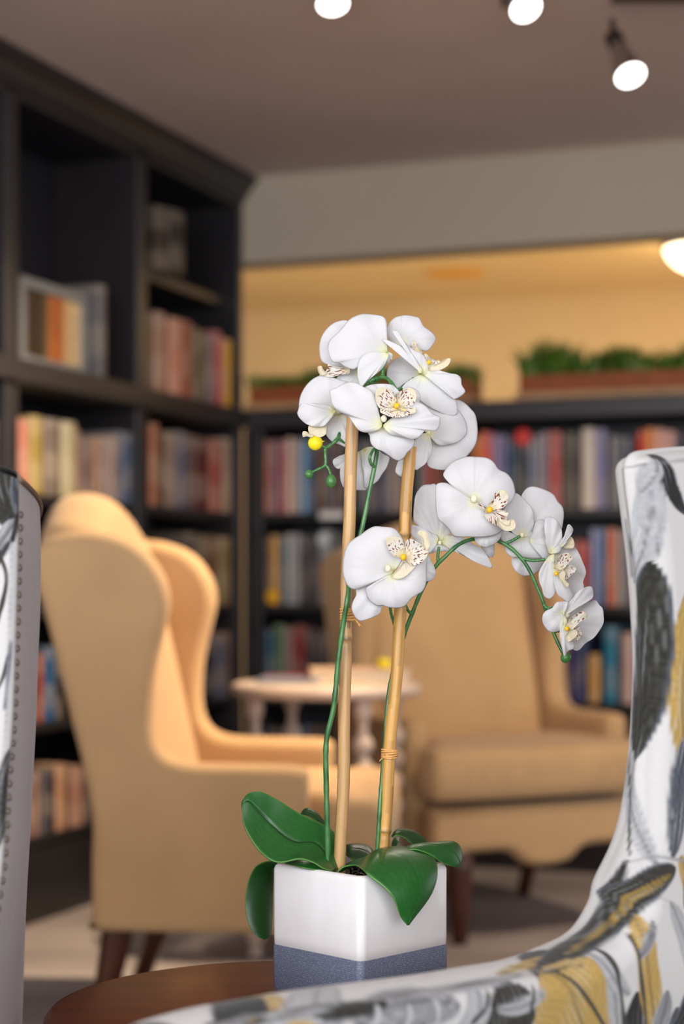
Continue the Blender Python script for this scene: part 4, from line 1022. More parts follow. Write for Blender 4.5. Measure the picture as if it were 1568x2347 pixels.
# centre flower, facing us
flower(1, -0.045, [
 ('sepal', (800, 760), [(760, 790), (650, 720), (600, 650), (640, 623), (720, 613), (800, 618), (840, 640), (870, 700)], 0.006, {}),
 ('sepal', (900, 760), [(880, 690), (930, 640), (985, 648), (1025, 685), (1032, 735), (1010, 770), (950, 800)], 0.004, CR),
 ('sepal', (735, 945), [(700, 970), (628, 988), (640, 1020), (650, 1080), (690, 1120), (740, 1140), (800, 1180), (830, 1201), (870, 1212), (907, 1190), (932, 1150), (976, 1107), (983, 1045), (900, 1020), (830, 1000), (780, 975), (750, 950)], 0.002, dict(bulge=0.005, curl=0.005, tilt=(0, 0.10))),
 ('petal', (735, 935), [(740, 900), (700, 830), (680, 760), (675, 700), (640, 660), (600, 642), (560, 618), (500, 599), (440, 607), (380, 640), (327, 664), (329, 700), (345, 770), (380, 815), (430, 845), (475, 870), (510, 920), (550, 972), (600, 992), (670, 989), (725, 965)], -0.006, dict(bulge=0.006, curl=0.006, ruff=0.0018, tilt=(0.05, 0.1))),
 ('petal', (745, 935), [(748, 955), (790, 1002), (850, 1021), (920, 1031), (960, 1043), (1012, 1036), (1060, 990), (1090, 966), (1150, 979), (1181, 950), (1193, 900), (1186, 870), (1140, 850), (1090, 800), (1050, 769), (1000, 758), (960, 790), (920, 830), (860, 860), (790, 895)], -0.008, dict(bulge=0.006, curl=0.005, ruff=0.0018, tilt=(-0.05, 0.12)))],
 [((850, 790), [(850, 740), (830, 690), (800, 658), (760, 641), (720, 644), (688, 672), (686, 740), (715, 800), (785, 835)], -0.010, dict(tilt=(0.15, 0.2))),
  ((855, 790), [(850, 740), (868, 690), (915, 648), (970, 648), (1003, 690), (998, 750), (965, 795), (900, 815)], -0.010, dict(tilt=(-0.1, 0.2))),
  ((850, 800), [(790, 830), (735, 795), (720, 830), (755, 852), (820, 874), (900, 870), (985, 842), (1002, 830), (990, 795), (930, 800)], -0.016, dict(tilt=(0, -0.2))),
  ((850, 770), [(800, 720), (800, 670), (845, 690), (880, 670), (920, 690), (900, 760)], -0.006, {}),
  ((870, 800), [(850, 790), (880, 795), (930, 815), (915, 826), (880, 815)], -0.020, dict(ux=(0.0, 0.02)))], (850, 785, 5.8, -0.018), (750, 885, 8.5, -0.012))
# lowest flower, between the stakes
flower(3, -0.050, [
 ('sepal', (1180, 800), [(1200, 620), (1255, 618), (1290, 700), (1330, 770), (1352, 850), (1336, 910), (1290, 946), (1235, 950), (1180, 900)], 0.010, {}),
 ('sepal', (750, 920), [(660, 930), (520, 985), (405, 1035), (400, 1120), (360, 1200), (346, 1270), (365, 1340), (410, 1410), (460, 1428), (540, 1406), (620, 1376), (680, 1342), (702, 1280), (740, 1200), (800, 1000)], 0.002, dict(bulge=0.005, curl=0.004, tilt=(0, 0.06))),
 ('petal', (850, 830), [(800, 890), (680, 918), (560, 990), (450, 1036), (390, 1049), (340, 1041), (290, 995), (250, 900), (237, 810), (247, 680), (270, 580), (310, 500), (380, 440), (450, 398), (530, 338), (620, 296), (720, 301), (830, 311), (880, 338), (920, 388), (960, 450), (985, 540), (980, 640), (950, 720), (900, 780)], -0.006, dict(bulge=0.009, curl=0.007, ruff=0.0012, tilt=(0.03, 0.05))),
 ('petal', (830, 880), [(720, 900), (640, 955), (560, 1008), (519, 1040), (525, 1110), (560, 1180), (640, 1240), (715, 1241), (780, 1263), (880, 1272), (980, 1251), (1060, 1161), (1130, 1111), (1190, 1076), (1231, 1000), (1242, 900), (1240, 780), (1255, 690), (1262, 630), (1190, 680), (1110, 720), (1000, 730), (950, 750), (880, 840)], -0.010, dict(bulge=0.007, curl=0.006, ruff=0.0014, tilt=(0.0, 0.06)))],
 [((965, 655), [(940, 668), (860, 655), (800, 590), (770, 520), (754, 450), (790, 424), (860, 418), (920, 430), (960, 470), (978, 560), (985, 640)], -0.016, dict(tilt=(0.1, 0.15))),
  ((968, 660), [(975, 570), (1000, 470), (1050, 444), (1115, 472), (1180, 505), (1282, 480), (1278, 540), (1252, 650), (1190, 722), (1110, 762), (1030, 740)], -0.017, dict(tilt=(-0.1, 0.12))),
  ((1235, 540), [(1190, 500), (1197, 440), (1162, 402), (1134, 380), (1152, 348), (1204, 344), (1250, 372), (1263, 430), (1283, 470), (1282, 530), (1240, 580)], -0.024, CR),
  ((965, 690), [(965, 730), (900, 800), (842, 890), (860, 922), (960, 912), (1060, 832), (1110, 762), (1030, 725)], -0.014, dict(ux=(0.72, 0.95), tilt=(0, -0.1)))], (965, 662, 6.5, -0.026), (782, 800, 8.5, -0.016))
# big flower of the hanging spray
flower(2, -0.018, [
 ('sepal', (640, 610), [(555, 640), (550, 665), (556, 692), (580, 716), (620, 731), (660, 726), (720, 690), (752, 640), (760, 590), (650, 570)], 0.006, {}),
 ('petal', (545, 375), [(470, 378), (420, 330), (360, 255), (316, 200), (319, 172), (350, 128), (400, 84), (480, 56), (560, 56), (640, 64), (690, 95), (730, 150), (790, 180), (830, 230), (849, 290), (850, 340), (822, 390), (772, 430), (700, 455), (620, 430), (570, 400)], 0.0, dict(bulge=0.007, curl=0.006, ruff=0.0016, tilt=(0, -0.08))),
 ('petal', (545, 390), [(570, 395), (620, 435), (720, 470), (785, 500), (775, 560), (752, 610), (700, 641), (620, 656), (520, 656), (430, 656), (390, 646), (360, 602), (320, 561), (275, 520), (261, 450), (256, 380), (256, 300), (262, 263), (300, 249), (350, 257), (382, 290), (430, 345), (490, 378)], -0.008, dict(bulge=0.008, curl=0.006, ruff=0.0016, tilt=(0, 0.04)))],
 [((672, 455), [(640, 430), (685, 372), (698, 335), (740, 303), (782, 314), (802, 345), (797, 390), (772, 430), (720, 462)], -0.018, dict(tilt=(-0.1, 0.1))),
  ((672, 465), [(610, 490), (650, 532), (690, 562), (740, 577), (780, 570), (792, 540), (790, 510), (804, 478), (780, 463), (740, 453), (700, 453)], -0.018, dict(ux=(0.45, 0.9))),
  ((650, 462), [(620, 480), (608, 450), (570, 418), (545, 402), (590, 410), (635, 438), (660, 455)], -0.017, dict(ux=(0.2, 0.7))),
  ((745, 545), [(715, 515), (720, 560), (770, 606), (820, 610), (852, 590), (857, 558), (838, 524), (815, 535), (808, 565), (775, 565)], -0.026, CR)], (662, 452, 6.2, -0.026), (545, 370, 9.5, -0.012))
# behind it on the left
flower(2, 0.022, [
 ('petal', (280, 685), [(262, 660), (200, 622), (140, 572), (98, 547), (91, 480), (97, 400), (104, 350), (130, 300), (165, 268), (215, 263), (262, 268), (300, 400), (330, 530), (360, 600), (368, 655), (320, 665)], 0.0, dict(bulge=0.006)),
 ('sepal', (272, 692), [(79, 566), (150, 580), (220, 622), (275, 650), (260, 710), (212, 775), (160, 725), (110, 690), (78, 640)], -0.004, {}),
 ('petal', (310, 682), [(330, 640), (420, 655), (480, 668), (540, 708), (600, 738), (640, 790), (667, 840), (680, 888), (620, 872), (540, 837), (480, 802), (430, 777), (350, 742), (300, 710)], -0.006, dict(bulge=0.005)),
 ('sepal', (600, 735), [(600, 710), (650, 735), (692, 703), (699, 750), (687, 800), (660, 808), (610, 770)], 0.004, {}),
 ('sepal', (290, 692), [(250, 705), (209, 777), (260, 767), (330, 762), (420, 767), (455, 740), (400, 685), (330, 675)], -0.002, {})], None, None, (288, 700, 5.5, -0.010))
# upper right of the spray, from behind
flower(2, 0.008, [
 ('petal', (925, 650), [(985, 560), (960, 460), (920, 390), (900, 350), (930, 300), (970, 279), (1020, 284), (1090, 309), (1140, 338), (1172, 390), (1207, 430), (1217, 480), (1212, 540), (1198, 600), (1150, 660), (1050, 690), (960, 680)], 0.006, dict(bulge=0.007, curl=0.004)),
 ('petal', (905, 645), [(820, 340), (860, 328), (895, 350), (935, 390), (978, 450), (992, 520), (990, 590), (960, 650), (880, 655), (820, 610), (765, 545), (755, 470), (780, 430), (800, 390)], -0.002, dict(bulge=0.006)),
 ('sepal', (930, 760), [(830, 800), (826, 850), (848, 900), (890, 937), (930, 947), (980, 937), (1020, 912), (1050, 872), (1064, 830), (1000, 770), (900, 740)], 0.008, {}),
 ('petal', (905, 655), [(870, 630), (790, 635), (752, 600), (747, 660), (770, 722), (788, 772), (830, 804), (900, 806), (1000, 815), (1060, 805), (1087, 760), (1084, 700), (1062, 640), (1000, 615)], 0.0, dict(bulge=0.006)),
 ('petal', (960, 690), [(990, 600), (1015, 535), (1060, 528), (1078, 560), (1092, 640), (1112, 780), (1090, 834), (1050, 805), (1005, 740)], -0.008, dict(bulge=0.005))], None, None, (905, 640, 6.5, -0.012))
# second from the end, turned sideways
flower(2, -0.010, [
 ('petal', (1175, 840), [(1130, 790), (1180, 740), (1240, 723), (1300, 733), (1332, 780), (1357, 840), (1377, 890), (1382, 930), (1362, 990), (1367, 1030), (1346, 1072), (1290, 1103), (1265, 1090), (1220, 1020), (1170, 940)], 0.004, dict(bulge=-0.004, curl=-0.003, ruff=0.0016)),
 ('sepal', (1120, 765), [(1085, 700), (1072, 620), (1073, 550), (1085, 513), (1120, 506), (1162, 530), (1192, 580), (1203, 620), (1202, 700), (1192, 760), (1150, 780), (1105, 775)], -0.004, dict(bulge=0.005)),
 ('sepal', (1195, 735), [(1185, 700), (1233, 632), (1255, 602), (1244, 572), (1258, 561), (1278, 580), (1287, 602), (1276, 634), (1256, 664), (1225, 715)], -0.006, {}),
 ('sepal', (1110, 795), [(1085, 830), (1048, 880), (1030, 930), (1033, 990), (1053, 1040), (1068, 1095), (1100, 1120), (1132, 1107), (1158, 1060), (1172, 1010), (1155, 950), (1146, 860), (1145, 785)], -0.006, dict(bulge=0.005)),
 ('petal', (1150, 890), [(1130, 840), (1170, 880), (1205, 960), (1252, 1010), (1262, 1050), (1290, 1102), (1250, 1142), (1200, 1112), (1168, 1082), (1148, 1020), (1138, 950)], -0.010, {})],
 [((1160, 905), [(1145, 880), (1158, 838), (1190, 793), (1240, 773), (1277, 789), (1288, 815), (1262, 842), (1230, 880), (1200, 905)], -0.014, dict(ux=(0.05, 0.85))),
  ((1222, 905), [(1222, 880), (1260, 863), (1308, 884), (1302, 917), (1272, 942), (1240, 974), (1222, 962)], -0.012, dict(ux=(0.15, 0.7))),
  ((1175, 915), [(1200, 898), (1228, 920), (1226, 980), (1258, 1010), (1240, 1034), (1200, 992), (1170, 940)], -0.016, CR),
  ((1205, 725), [(1215, 700), (1268, 653), (1294, 690), (1295, 730), (1270, 742), (1220, 735)], -0.002, CR)], (1160, 930, 4.5, -0.018))
# last flower of the spray
flower(2, -0.022, [
 ('petal', (1245, 1290), [(1255, 1220), (1290, 1178), (1330, 1153), (1400, 1143), (1455, 1130), (1482, 1165), (1507, 1190), (1514, 1240), (1514, 1300), (1482, 1360), (1440, 1412), (1380, 1452), (1330, 1503), (1290, 1498), (1260, 1440), (1240, 1360)], 0.004, dict(bulge=-0.004, curl=-0.003, ruff=0.0018)),
 ('petal', (1220, 1250), [(1198, 1215), (1230, 1168), (1280, 1118), (1330, 1058), (1390, 1028), (1427, 1030), (1439, 1070), (1432, 1112), (1380, 1145), (1320, 1166), (1280, 1205), (1250, 1260)], -0.006, dict(bulge=0.004)),
 ('petal', (1205, 1230), [(1250, 1138), (1200, 1140), (1160, 1148), (1130, 1188), (1085, 1208), (1060, 1240), (1058, 1290), (1083, 1340), (1130, 1370), (1195, 1348), (1215, 1290)], -0.008, dict(bulge=0.006)),
 ('sepal', (1212, 1300), [(1195, 1230), (1188, 1340), (1188, 1410), (1200, 1470), (1222, 1552), (1247, 1512), (1292, 1492), (1294, 1468), (1255, 1455), (1255, 1400), (1245, 1330), (1235, 1260)], -0.012, {})],
 [((1235, 1345), [(1225, 1310), (1270, 1268), (1310, 1233), (1360, 1213), (1396, 1240), (1382, 1267), (1340, 1292), (1300, 1332), (1270, 1350)], -0.018, dict(ux=(0.05, 0.85))),
  ((1285, 1375), [(1295, 1338), (1330, 1328), (1353, 1370), (1342, 1412), (1312, 1432), (1285, 1410)], -0.012, dict(ux=(0.2, 0.75))),
  ((1240, 1355), [(1270, 1343), (1318, 1360), (1310, 1402), (1250, 1442), (1230, 1400)], -0.017, CR)], (1240, 1343, 4.8, -0.022))

# ---- leaves: lofted between their two edges (pixels of an enlarged view of the pot), with a midrib groove
def zq(p): return (530 + p[0] / 2.851, 1780 + p[1] / 2.851, p[2])
def leaf(left, right, bulge, groove=0.0012, tone=1.0, mid=None, rib=0.12, n=56, k=41):
    Lp = cat([zq(p) for p in left], n); Rp = cat([zq(p) for p in right], n)
    Mp = cat([zq(p) for p in mid], n) if mid else None
    P, C = [], []
    for i in range(n):
        a, b = O3(Lp[i]), O3(Rp[i])
        i0, i1 = max(i - 1, 0), min(i + 1, n - 1)
        ax = ((O3(Lp[i1]) + O3(Rp[i1])) - (O3(Lp[i0]) + O3(Rp[i0]))).normalized()
        sd = (b - a); nr = sd.cross(ax)
        nr = nr.normalized() if nr.length > 1e-9 else Vector((0, -1, 0))
        if nr.y > 0: nr = -nr
        mdl = (a + b) / 2 + nr * bulge * sd.length if not Mp else O3(Mp[i])
        row, crow = [], []
        for j in range(k):
            v = j / (k - 1)
            ctrl = mdl * 2 - (a + b) / 2
            q = a * (1 - v) ** 2 + ctrl * 2 * v * (1 - v) + b * v * v
            g = math.exp(-((v - 0.5) / 0.028) ** 2)
            q = q - nr * groove * g
            row.append(q)
            c = np.array(lin(34 * tone, 98 * tone, 38 * tone))[:3]
            c = c * (1 - rib * math.exp(-((v - 0.5) / 0.018) ** 2) * (1 if 0.1 < i / n < 0.97 else 0.2))
            e = math.exp(-(min(v, 1 - v) / 0.02) ** 2)
            c = c * (1 - e) + np.array(lin(84, 142, 62))[:3] * e
            c = c * (0.93 + 0.07 * math.sin(v * 70 + i * 0.05))
            crow.append(tuple(c) + (1,))
        P.append(row); C.append(crow)
    mb = MB(); mb.grid(P, M['leaf'], cols=C)
    return mb.build('leaf', orchid, OO, solid=0.0014)
leaf([(705, 600, 0.0), (713, 500, 0.005), (690, 405, 0.012), (640, 335, 0.016), (450, 243, 0.012), (300, 150, 0.006), (190, 99, 0.0), (110, 112, -0.004), (70, 165, -0.008)],
     [(660, 618, -0.028), (600, 600, -0.032), (530, 560, -0.034), (440, 540, -0.036), (330, 562, -0.036), (255, 545, -0.034), (165, 465, -0.026), (85, 325, -0.018), (68, 200, -0.010)],
     0.0, 0.0016, rib=0.75, mid=[(680, 612, -0.016), (612, 492, -0.004), (540, 428, 0.0), (430, 427, -0.010), (350, 388, -0.008), (250, 300, -0.004), (170, 215, -0.006), (110, 160, -0.008), (68, 180, -0.009)])
leaf([(330, 560, 0.03), (240, 552, 0.05), (160, 588, 0.062), (112, 680, 0.066), (92, 800, 0.066), (98, 905, 0.064), (125, 990, 0.062), (165, 1042, 0.062), (210, 1062, 0.062)],
     [(340, 600, 0.03), (300, 590, 0.055), (280, 640, 0.075), (272, 730, 0.085), (270, 830, 0.085), (268, 920, 0.082), (262, 1000, 0.076), (245, 1048, 0.070), (216, 1063, 0.064)], 0.12, 0.0003, tone=0.8)
leaf([(690, 628, -0.02), (735, 590, -0.02), (810, 578, -0.028), (850, 605, -0.060), (890, 640, -0.086), (1000, 728, -0.090), (1065, 810, -0.090), (1105, 915, -0.086), (1150, 972, -0.084)],
     [(700, 600, 0.01), (800, 550, 0.016), (950, 506, 0.018), (1130, 464, 0.014), (1280, 490, -0.004), (1345, 590, -0.036), (1310, 760, -0.058), (1160, 968, -0.082)], 0.10, 0.0003)
leaf([(1090, 480, -0.01), (1190, 452, 0.0), (1330, 430, 0.012), (1440, 424, 0.02), (1490, 452, 0.022), (1510, 525, 0.018), (1492, 592, 0.012)],
     [(1095, 490, -0.02), (1200, 478, -0.024), (1300, 512, -0.02), (1370, 560, -0.012), (1425, 582, -0.006), (1460, 590, 0.0), (1488, 594, 0.01)], 0.10, 0.0006, tone=0.95)
leaf([(1050, 390, 0.05), (1080, 350, 0.06), (1130, 342, 0.07), (1190, 352, 0.075), (1245, 388, 0.075), (1285, 435, 0.07)],
     [(1055, 400, 0.04), (1085, 385, 0.04), (1130, 400, 0.045), (1180, 440, 0.05), (1230, 452, 0.055), (1280, 438, 0.065)], 0.1, tone=0.75)
leaf([(640, 350, 0.05), (600, 285, 0.06), (560, 236, 0.065), (515, 209, 0.07), (478, 214, 0.07), (457, 243, 0.068)],
     [(625, 370, 0.04), (585, 320, 0.045), (545, 285, 0.05), (505, 262, 0.055), (475, 252, 0.06), (456, 246, 0.066)], 0.1, tone=0.8)
leaf([(950, 545, 0.02), (920, 475, 0.045), (880, 448, 0.055), (840, 440, 0.06), (780, 442, 0.06), (735, 452, 0.06)],
     [(940, 560, 0.01), (900, 556, 0.015), (855, 552, 0.02), (810, 545, 0.024), (770, 530, 0.03), (737, 500, 0.05)], 0.08, 0.0004, tone=0.7)
leaf([(1052, 492, 0.02), (1050, 450, 0.03), (1062, 410, 0.036), (1096, 394, 0.04)],
     [(1066, 492, 0.014), (1080, 460, 0.018), (1096, 430, 0.024), (1101, 398, 0.038)], 0.08, 0.0004, tone=0.8)
leaf([(690, 625, -0.01), (600, 592, -0.02), (520, 560, -0.02), (440, 548, -0.015), (350, 562, -0.005)],
     [(680, 632, -0.02), (600, 618, -0.034), (520, 606, -0.034), (440, 590, -0.03), (360, 572, -0.01)], 0.06, 0.0004, tone=0.9)

# ------------------------------------------------------------------ leaf-print wing chairs
PAL = dict(bg=lin(214, 213, 213), dark=lin(62, 62, 56), black=lin(38, 38, 40), grey=lin(150, 151, 156), lite=lin(184, 186, 190), gold=lin(196, 164, 92), ochre=lin(168, 140, 72), blue=lin(96, 102, 114))
def print_colour(U, leaves, lines, seed=1):
    """vectorised leaf-print pattern on 2-D cloth coordinates U (n,2), metres"""
    rng = np.random.RandomState(seed)
    n = len(U)
    C = np.tile(np.array(PAL['bg'])[:3], (n, 1))
    x, y = U[:, 0], U[:, 1]
    fb = 0.5 + 0.5 * np.sin(x * 900 + 7 * np.sin(y * 140)) * np.sin(y * 1100 + 5 * np.sin(x * 90))
    C *= (0.95 + 0.05 * fb)[:, None]
    X_, Y_, C_ = x, y, C
    for (bx, by), (tx, ty), w, bow, colr, edge in leaves:
        pad = w + 0.25 * math.hypot(tx - bx, ty - by)
        sel = np.nonzero((X_ > min(bx, tx) - pad) & (X_ < max(bx, tx) + pad) & (Y_ > min(by, ty) - pad) & (Y_ < max(by, ty) + pad))[0]
        if not len(sel): continue
        x, y, C = X_[sel], Y_[sel], C_[sel]
        c = np.array((tx - bx, ty - by)); L = np.hypot(*c); c /= L; s = np.array((-c[1], c[0]))
        dx, dy = x - bx, y - by
        t = (dx * c[0] + dy * c[1]) / L
        o = dx * s[0] + dy * s[1] - bow * L * 4 * t * (1 - t)
        tt = np.clip(t, 0, 1)
        rough = 0.10 * np.sin(t * 8 + by * 40) + 0.06 * np.sin(t * 19 + bx * 60)
        h = w / 2 * np.sqrt(np.maximum(0, 1 - (2 * tt ** 0.9 - 1) ** 2)) ** 1.15 * (1 + 0.5 * rough)
        al = np.clip((h - np.abs(o)) / 0.0024 + 0.5, 0, 1) * ((t > 0) & (t < 1)); ins = al > 0
        if not ins.any(): continue
        r = np.where(h > 1e-6, o / np.maximum(h, 1e-6), 0)
        st = 0.5 + 0.5 * np.sin(o * 1500 + 5 * np.sin(t * 17 + bx * 50) + 3 * np.sin(t * 45))
        st2 = 0.5 + 0.5 * np.sin(o * 640 + 9 * np.sin(t * 9 + by * 70))
        base = np.array(PAL[colr])[:3][None, :]
        amp = {'dark': 0.55, 'black': 0.4, 'grey': 0.25, 'lite': 0.18, 'gold': 0.22, 'ochre': 0.3, 'blue': 0.5}[colr]
        col = base * (1 - amp * 0.6 * st[:, None]) * (1 - amp * 0.5 * st2[:, None])
        fl = np.clip((np.sin(o * 1000 + 2.5 * np.sin(t * 5 + by * 90) + by * 70) * (0.55 + 0.45 * np.sin(t * 9 + o * 90 + bx * 80)) - 0.25) / 0.5, 0, 1)[:, None] * {'dark': 0.20, 'black': 0.16, 'blue': 0.45, 'grey': 0.32, 'lite': 0.35, 'gold': 0.30, 'ochre': 0.25}[colr]
        lightc = np.array(PAL['lite'] if colr in ('dark', 'black', 'blue') else PAL['bg'])[:3][None, :]
        col = col * (1 - fl) + lightc * fl
        if edge:
            e = np.clip((np.abs(r) - 0.72) / 0.2, 0, 1)[:, None] * (0.5 + 0.5 * st2[:, None])
            col = col * (1 - e) + np.array(PAL[edge])[:3][None, :] * e
        mrib = np.exp(-(o / 0.0016) ** 2)[:, None] * 0.5
        col = col * (1 - mrib) + np.array(PAL['black'])[:3][None, :] * mrib
        C[ins] = C[ins] * (1 - al[ins, None]) + col[ins] * al[ins, None]
        C_[sel] = C
    x, y, C = X_, Y_, C_
    for pts, w, colr in lines:
        P = np.array(cat(pts, 40))
        for a, b in zip(P[:-1], P[1:]):
            d = b - a; L2 = d @ d + 1e-12
            t = np.clip(((x - a[0]) * d[0] + (y - a[1]) * d[1]) / L2, 0, 1)
            dist = np.hypot(x - a[0] - t * d[0], y - a[1] - t * d[1])
            ww = w * (0.85 + 0.3 * np.sin(x * 90 + y * 130))
            wm = np.maximum(ww, 0.0034); k = (np.clip(1.4 - dist / (wm / 2), 0, 1) * np.minimum(1, ww / 0.0030))[:, None]
            C = C * (1 - k) + np.array(PAL[colr])[:3][None, :] * k
    return np.c_[np.clip(C, 0, 1), np.ones(n)]

# frame of the arm that crosses the foreground: u runs from the arm front back to the wing, n towards the seat
cu = Vector((0.78, 0.6258, 0)); cn = Vector((0.6258, -0.78, 0)); cO = Vector((-0.157, 1.33, 0))
def cloth(px, py, off):
    """panel coordinates (u, z) of what shows at (px,py) on the cloth plane lying OFF from the outer face"""
    o = cO + cn * off
    r = (px - CX) / F
    t = (r * o.y - o.x) / (cu.x - r * cu.y)
    return (t, CAMH + (HY - py) / F * (o.y + cu.y * t))
cpx = [(250, 2400, .0), (255, 2365, .0), (271, 2343, .0), (300, 2330, .0), (400, 2302, .0), (500, 2283, .0), (608, 2265, .0), (720, 2250, .0), (828, 2237, .0), (940, 2222, .0), (1037, 2206, .0), (1120, 2192, .0), (1203, 2170, .005), (1299, 2129, .01), (1363, 2068, .02),
       (1396, 2018, .03), (1436, 1933, .03), (1459, 1850, .03), (1476, 1720, .03), (1484, 1560, .03), (1482, 1440, .03), (1472, 1300, .03), (1458, 1180, .03), (1448, 1100, .03), (1447, 1068, .03), (1458, 1047, .03), (1490, 1040, .03), (1560, 1033, .03), (1680, 1030, .03), (1850, 1050, .03), (2000, 1110, .03)]
cont = [cloth(*p) for p in cpx]
cont = [(cont[0][0] + 0.002, z) for z in (0.30, 0.38, 0.46, 0.54)] + cont
CN = 1300
cc = np.array(cat(cont, CN))
tan_ = np.gradient(cc, axis=0); tan_ /= np.linalg.norm(tan_, axis=1, keepdims=True)
inw = np.c_[tan_[:, 1], -tan_[:, 0]]       # to the right of travel = inwards
warm = np.clip((cc[:, 1] - 0.66) / 0.12, 0, 1)
Tk = 0.085 * (1 - warm) + 0.052 * warm     # arm thick, wing thin
RR = 0.020
print_chair = thing('wing_chair', 'leaf-print wing chair whose arm sweeps in front of the pot', 'armchair', (cO.x, cO.y, 0), 0, None)
co_ = tuple(print_chair.location)
def c3(u, z, off): return cO + cu * u + cn * off + Vector((0, 0, z))
piv = np.array((cc[-1][0] + 0.25, 0.42))
rings = []; flat = []
prof = []
for k in range(9):                       # outer edge round
    a = math.pi / 2 * k / 8; prof.append((RR * (1 - math.sin(a)), 'lo', RR * (1 - math.cos(a))))
for k in range(1, 10): prof.append((-0.004 * math.sin(math.pi * k / 10), 'mid', k / 10))
for k in range(9):
    a = math.pi / 2 * k / 8; prof.append((RR * (1 - math.cos(a)), 'hi', RR * (1 - math.sin(a))))
arr3, arr2 = [], []
s_run = 0.0
for ins, where, val in prof:
    if where == 'lo': off = np.full(CN, val)
    elif where == 'mid': off = RR + (Tk - 2 * RR) * val
    else: off = Tk - val
    p2 = cc + inw * ins
    arr3.append((p2, off)); 
    # cloth coordinate: rolled-out distance outside the contour
    if where == 'hi': roll = RR * (math.pi / 2) * (1 - math.asin(min(1, max(0, 1 - val / RR))) / (math.pi / 2)) if False else None
    arr2.append((ins, where, val))
# rolled distance of each ring measured from the last (inner-face) ring, per contour point
pos = np.array([[np.array(c3(p2[i][0], p2[i][1], off[i])) for i in range(CN)] for p2, off in arr3])
segl = np.linalg.norm(np.diff(pos, axis=0), axis=2)
dist_from_end = np.vstack([np.cumsum(segl[::-1], axis=0)[::-1], np.zeros((1, CN))])
uv_r = np.array([cc + inw * RR - inw * dist_from_end[k][:, None] for k in range(len(prof))])
edge2 = cc + inw * RR
plen = np.linalg.norm(piv - edge2, axis=1)
ds = np.r_[np.arange(1, 250) * 0.0012, 0.3 + np.arange(1, 150) * 0.0065]
tts = np.minimum(1.0, ds[:, None] / plen[None, :])
fill2 = edge2[None] * (1 - tts[..., None]) + piv[None, None] * tts[..., None]
offs = Tk[None] * (1 - tts) + 0.05 * tts
fill3 = np.array(cO)[None, None] + np.array(cu)[None, None] * fill2[..., 0:1] + np.array(cn)[None, None] * offs[..., None]
fill3[..., 2] += fill2[..., 1]
allp = np.concatenate([pos, fill3]); allu = np.concatenate([uv_r, fill2])
def Q(px, py, off=0.06): return cloth(px, py, off)
def mm(wpx): return wpx / 2050.0
leavesC = [
    (Q(1505, 1052), Q(1487, 1345), mm(66), 0.10, 'lite', None),
    (Q(1532, 1010), Q(1590, 1180), mm(46), -0.1, 'black', 'lite'),
    (Q(1618, 1310), Q(1588, 1775), mm(80), -0.06, 'gold', 'ochre'),
    (Q(1523, 1288), Q(1488, 1752), mm(98), 0.06, 'dark', 'blue'),
    (Q(1478, 1720), Q(1492, 1985), mm(46), -0.06, 'lite', None),
    (Q(1590, 1690), Q(1524, 1965), mm(58), 0.04, 'blue', 'grey'),
    (Q(1446, 1948), Q(1272, 2144), mm(40), 0.05, 'dark', 'grey'),
    (Q(1545, 1960), Q(1600, 2140), mm(60), 0.0, 'gold', None),
    (Q(1320, 2110), Q(1130, 2200), mm(30), 0.0, 'gold', 'ochre'),
    (Q(1530, 1985), Q(1205, 2215), mm(74), -0.03, 'dark', 'blue'),
    (Q(1518, 2000), Q(1290, 2150), mm(16), -0.02, 'ochre', None),
    (Q(1425, 2085), Q(1478, 2370), mm(60), -0.04, 'gold', None),
    (Q(1500, 2060), Q(1560, 2260), mm(44), 0.02, 'lite', 'grey'),
    (Q(1225, 2195), Q(1330, 2420), mm(190), 0.02, 'gold', None),
    (Q(1345, 2190), Q(1400, 2420), mm(40), 0.0, 'lite', None),
    (Q(1120, 2235), Q(1140, 2460), mm(112), 0.0, 'dark', 'black'),
    (Q(1010, 2290), Q(760, 2350), mm(96), -0.1, 'grey', 'lite'),
    (Q(930, 2330), Q(820, 2420), mm(60), 0.1, 'grey', None),
    (Q(860, 2282), Q(455, 2308), mm(40), 0.03, 'dark', 'grey'),
    (Q(700, 2330), Q(420, 2380), mm(60), 0.05, 'lite', 'grey'),
    (Q(600, 2290), Q(330, 2330), mm(14), 0.05, 'gold', None),
    (Q(1600, 2150), Q(1510, 2400), mm(90), 0.06, 'black', 'blue'),
    (Q(1400, 2270), Q(1330, 2160), mm(34), 0.1, 'lite', 'grey'), (Q(1455, 2100), Q(1412, 2190), mm(26), 0.1, 'grey', 'lite'), (Q(1490, 2260), Q(1455, 2400), mm(46), 0.1, 'grey', 'lite'),
    (Q(1205, 2260), Q(1090, 2300), mm(30), 0.1, 'lite', 'grey'), (Q(1060, 2250), Q(1000, 2380), mm(60), 0.15, 'lite', 'grey'), (Q(1180, 2208), Q(900, 2250), mm(26), 0.03, 'lite', 'grey'),
    (Q(760, 2275), Q(560, 2300), mm(20), 0.03, 'lite', 'grey'), (Q(560, 2300), Q(320, 2345), mm(26), 0.06, 'grey', 'lite'), (Q(690, 2350), Q(560, 2420), mm(70), 0.0, 'gold', None), (Q(1530, 1040), Q(1500, 1130), mm(30), 0.1, 'lite', None),
    (Q(1515, 1150), Q(1530, 1290), mm(20), 0.1, 'lite', None),
    (Q(1650, 1100), Q(1640, 1420), mm(90), 0.1, 'grey', 'lite'), (Q(1720, 1380), Q(1660, 1760), mm(90), 0.1, 'dark', 'grey'),
    (Q(1780, 1100), Q(1740, 1500), mm(80), 0.0, 'gold', None), (Q(1700, 1800), Q(1640, 2200), mm(90), 0.0, 'lite', 'grey'),
]
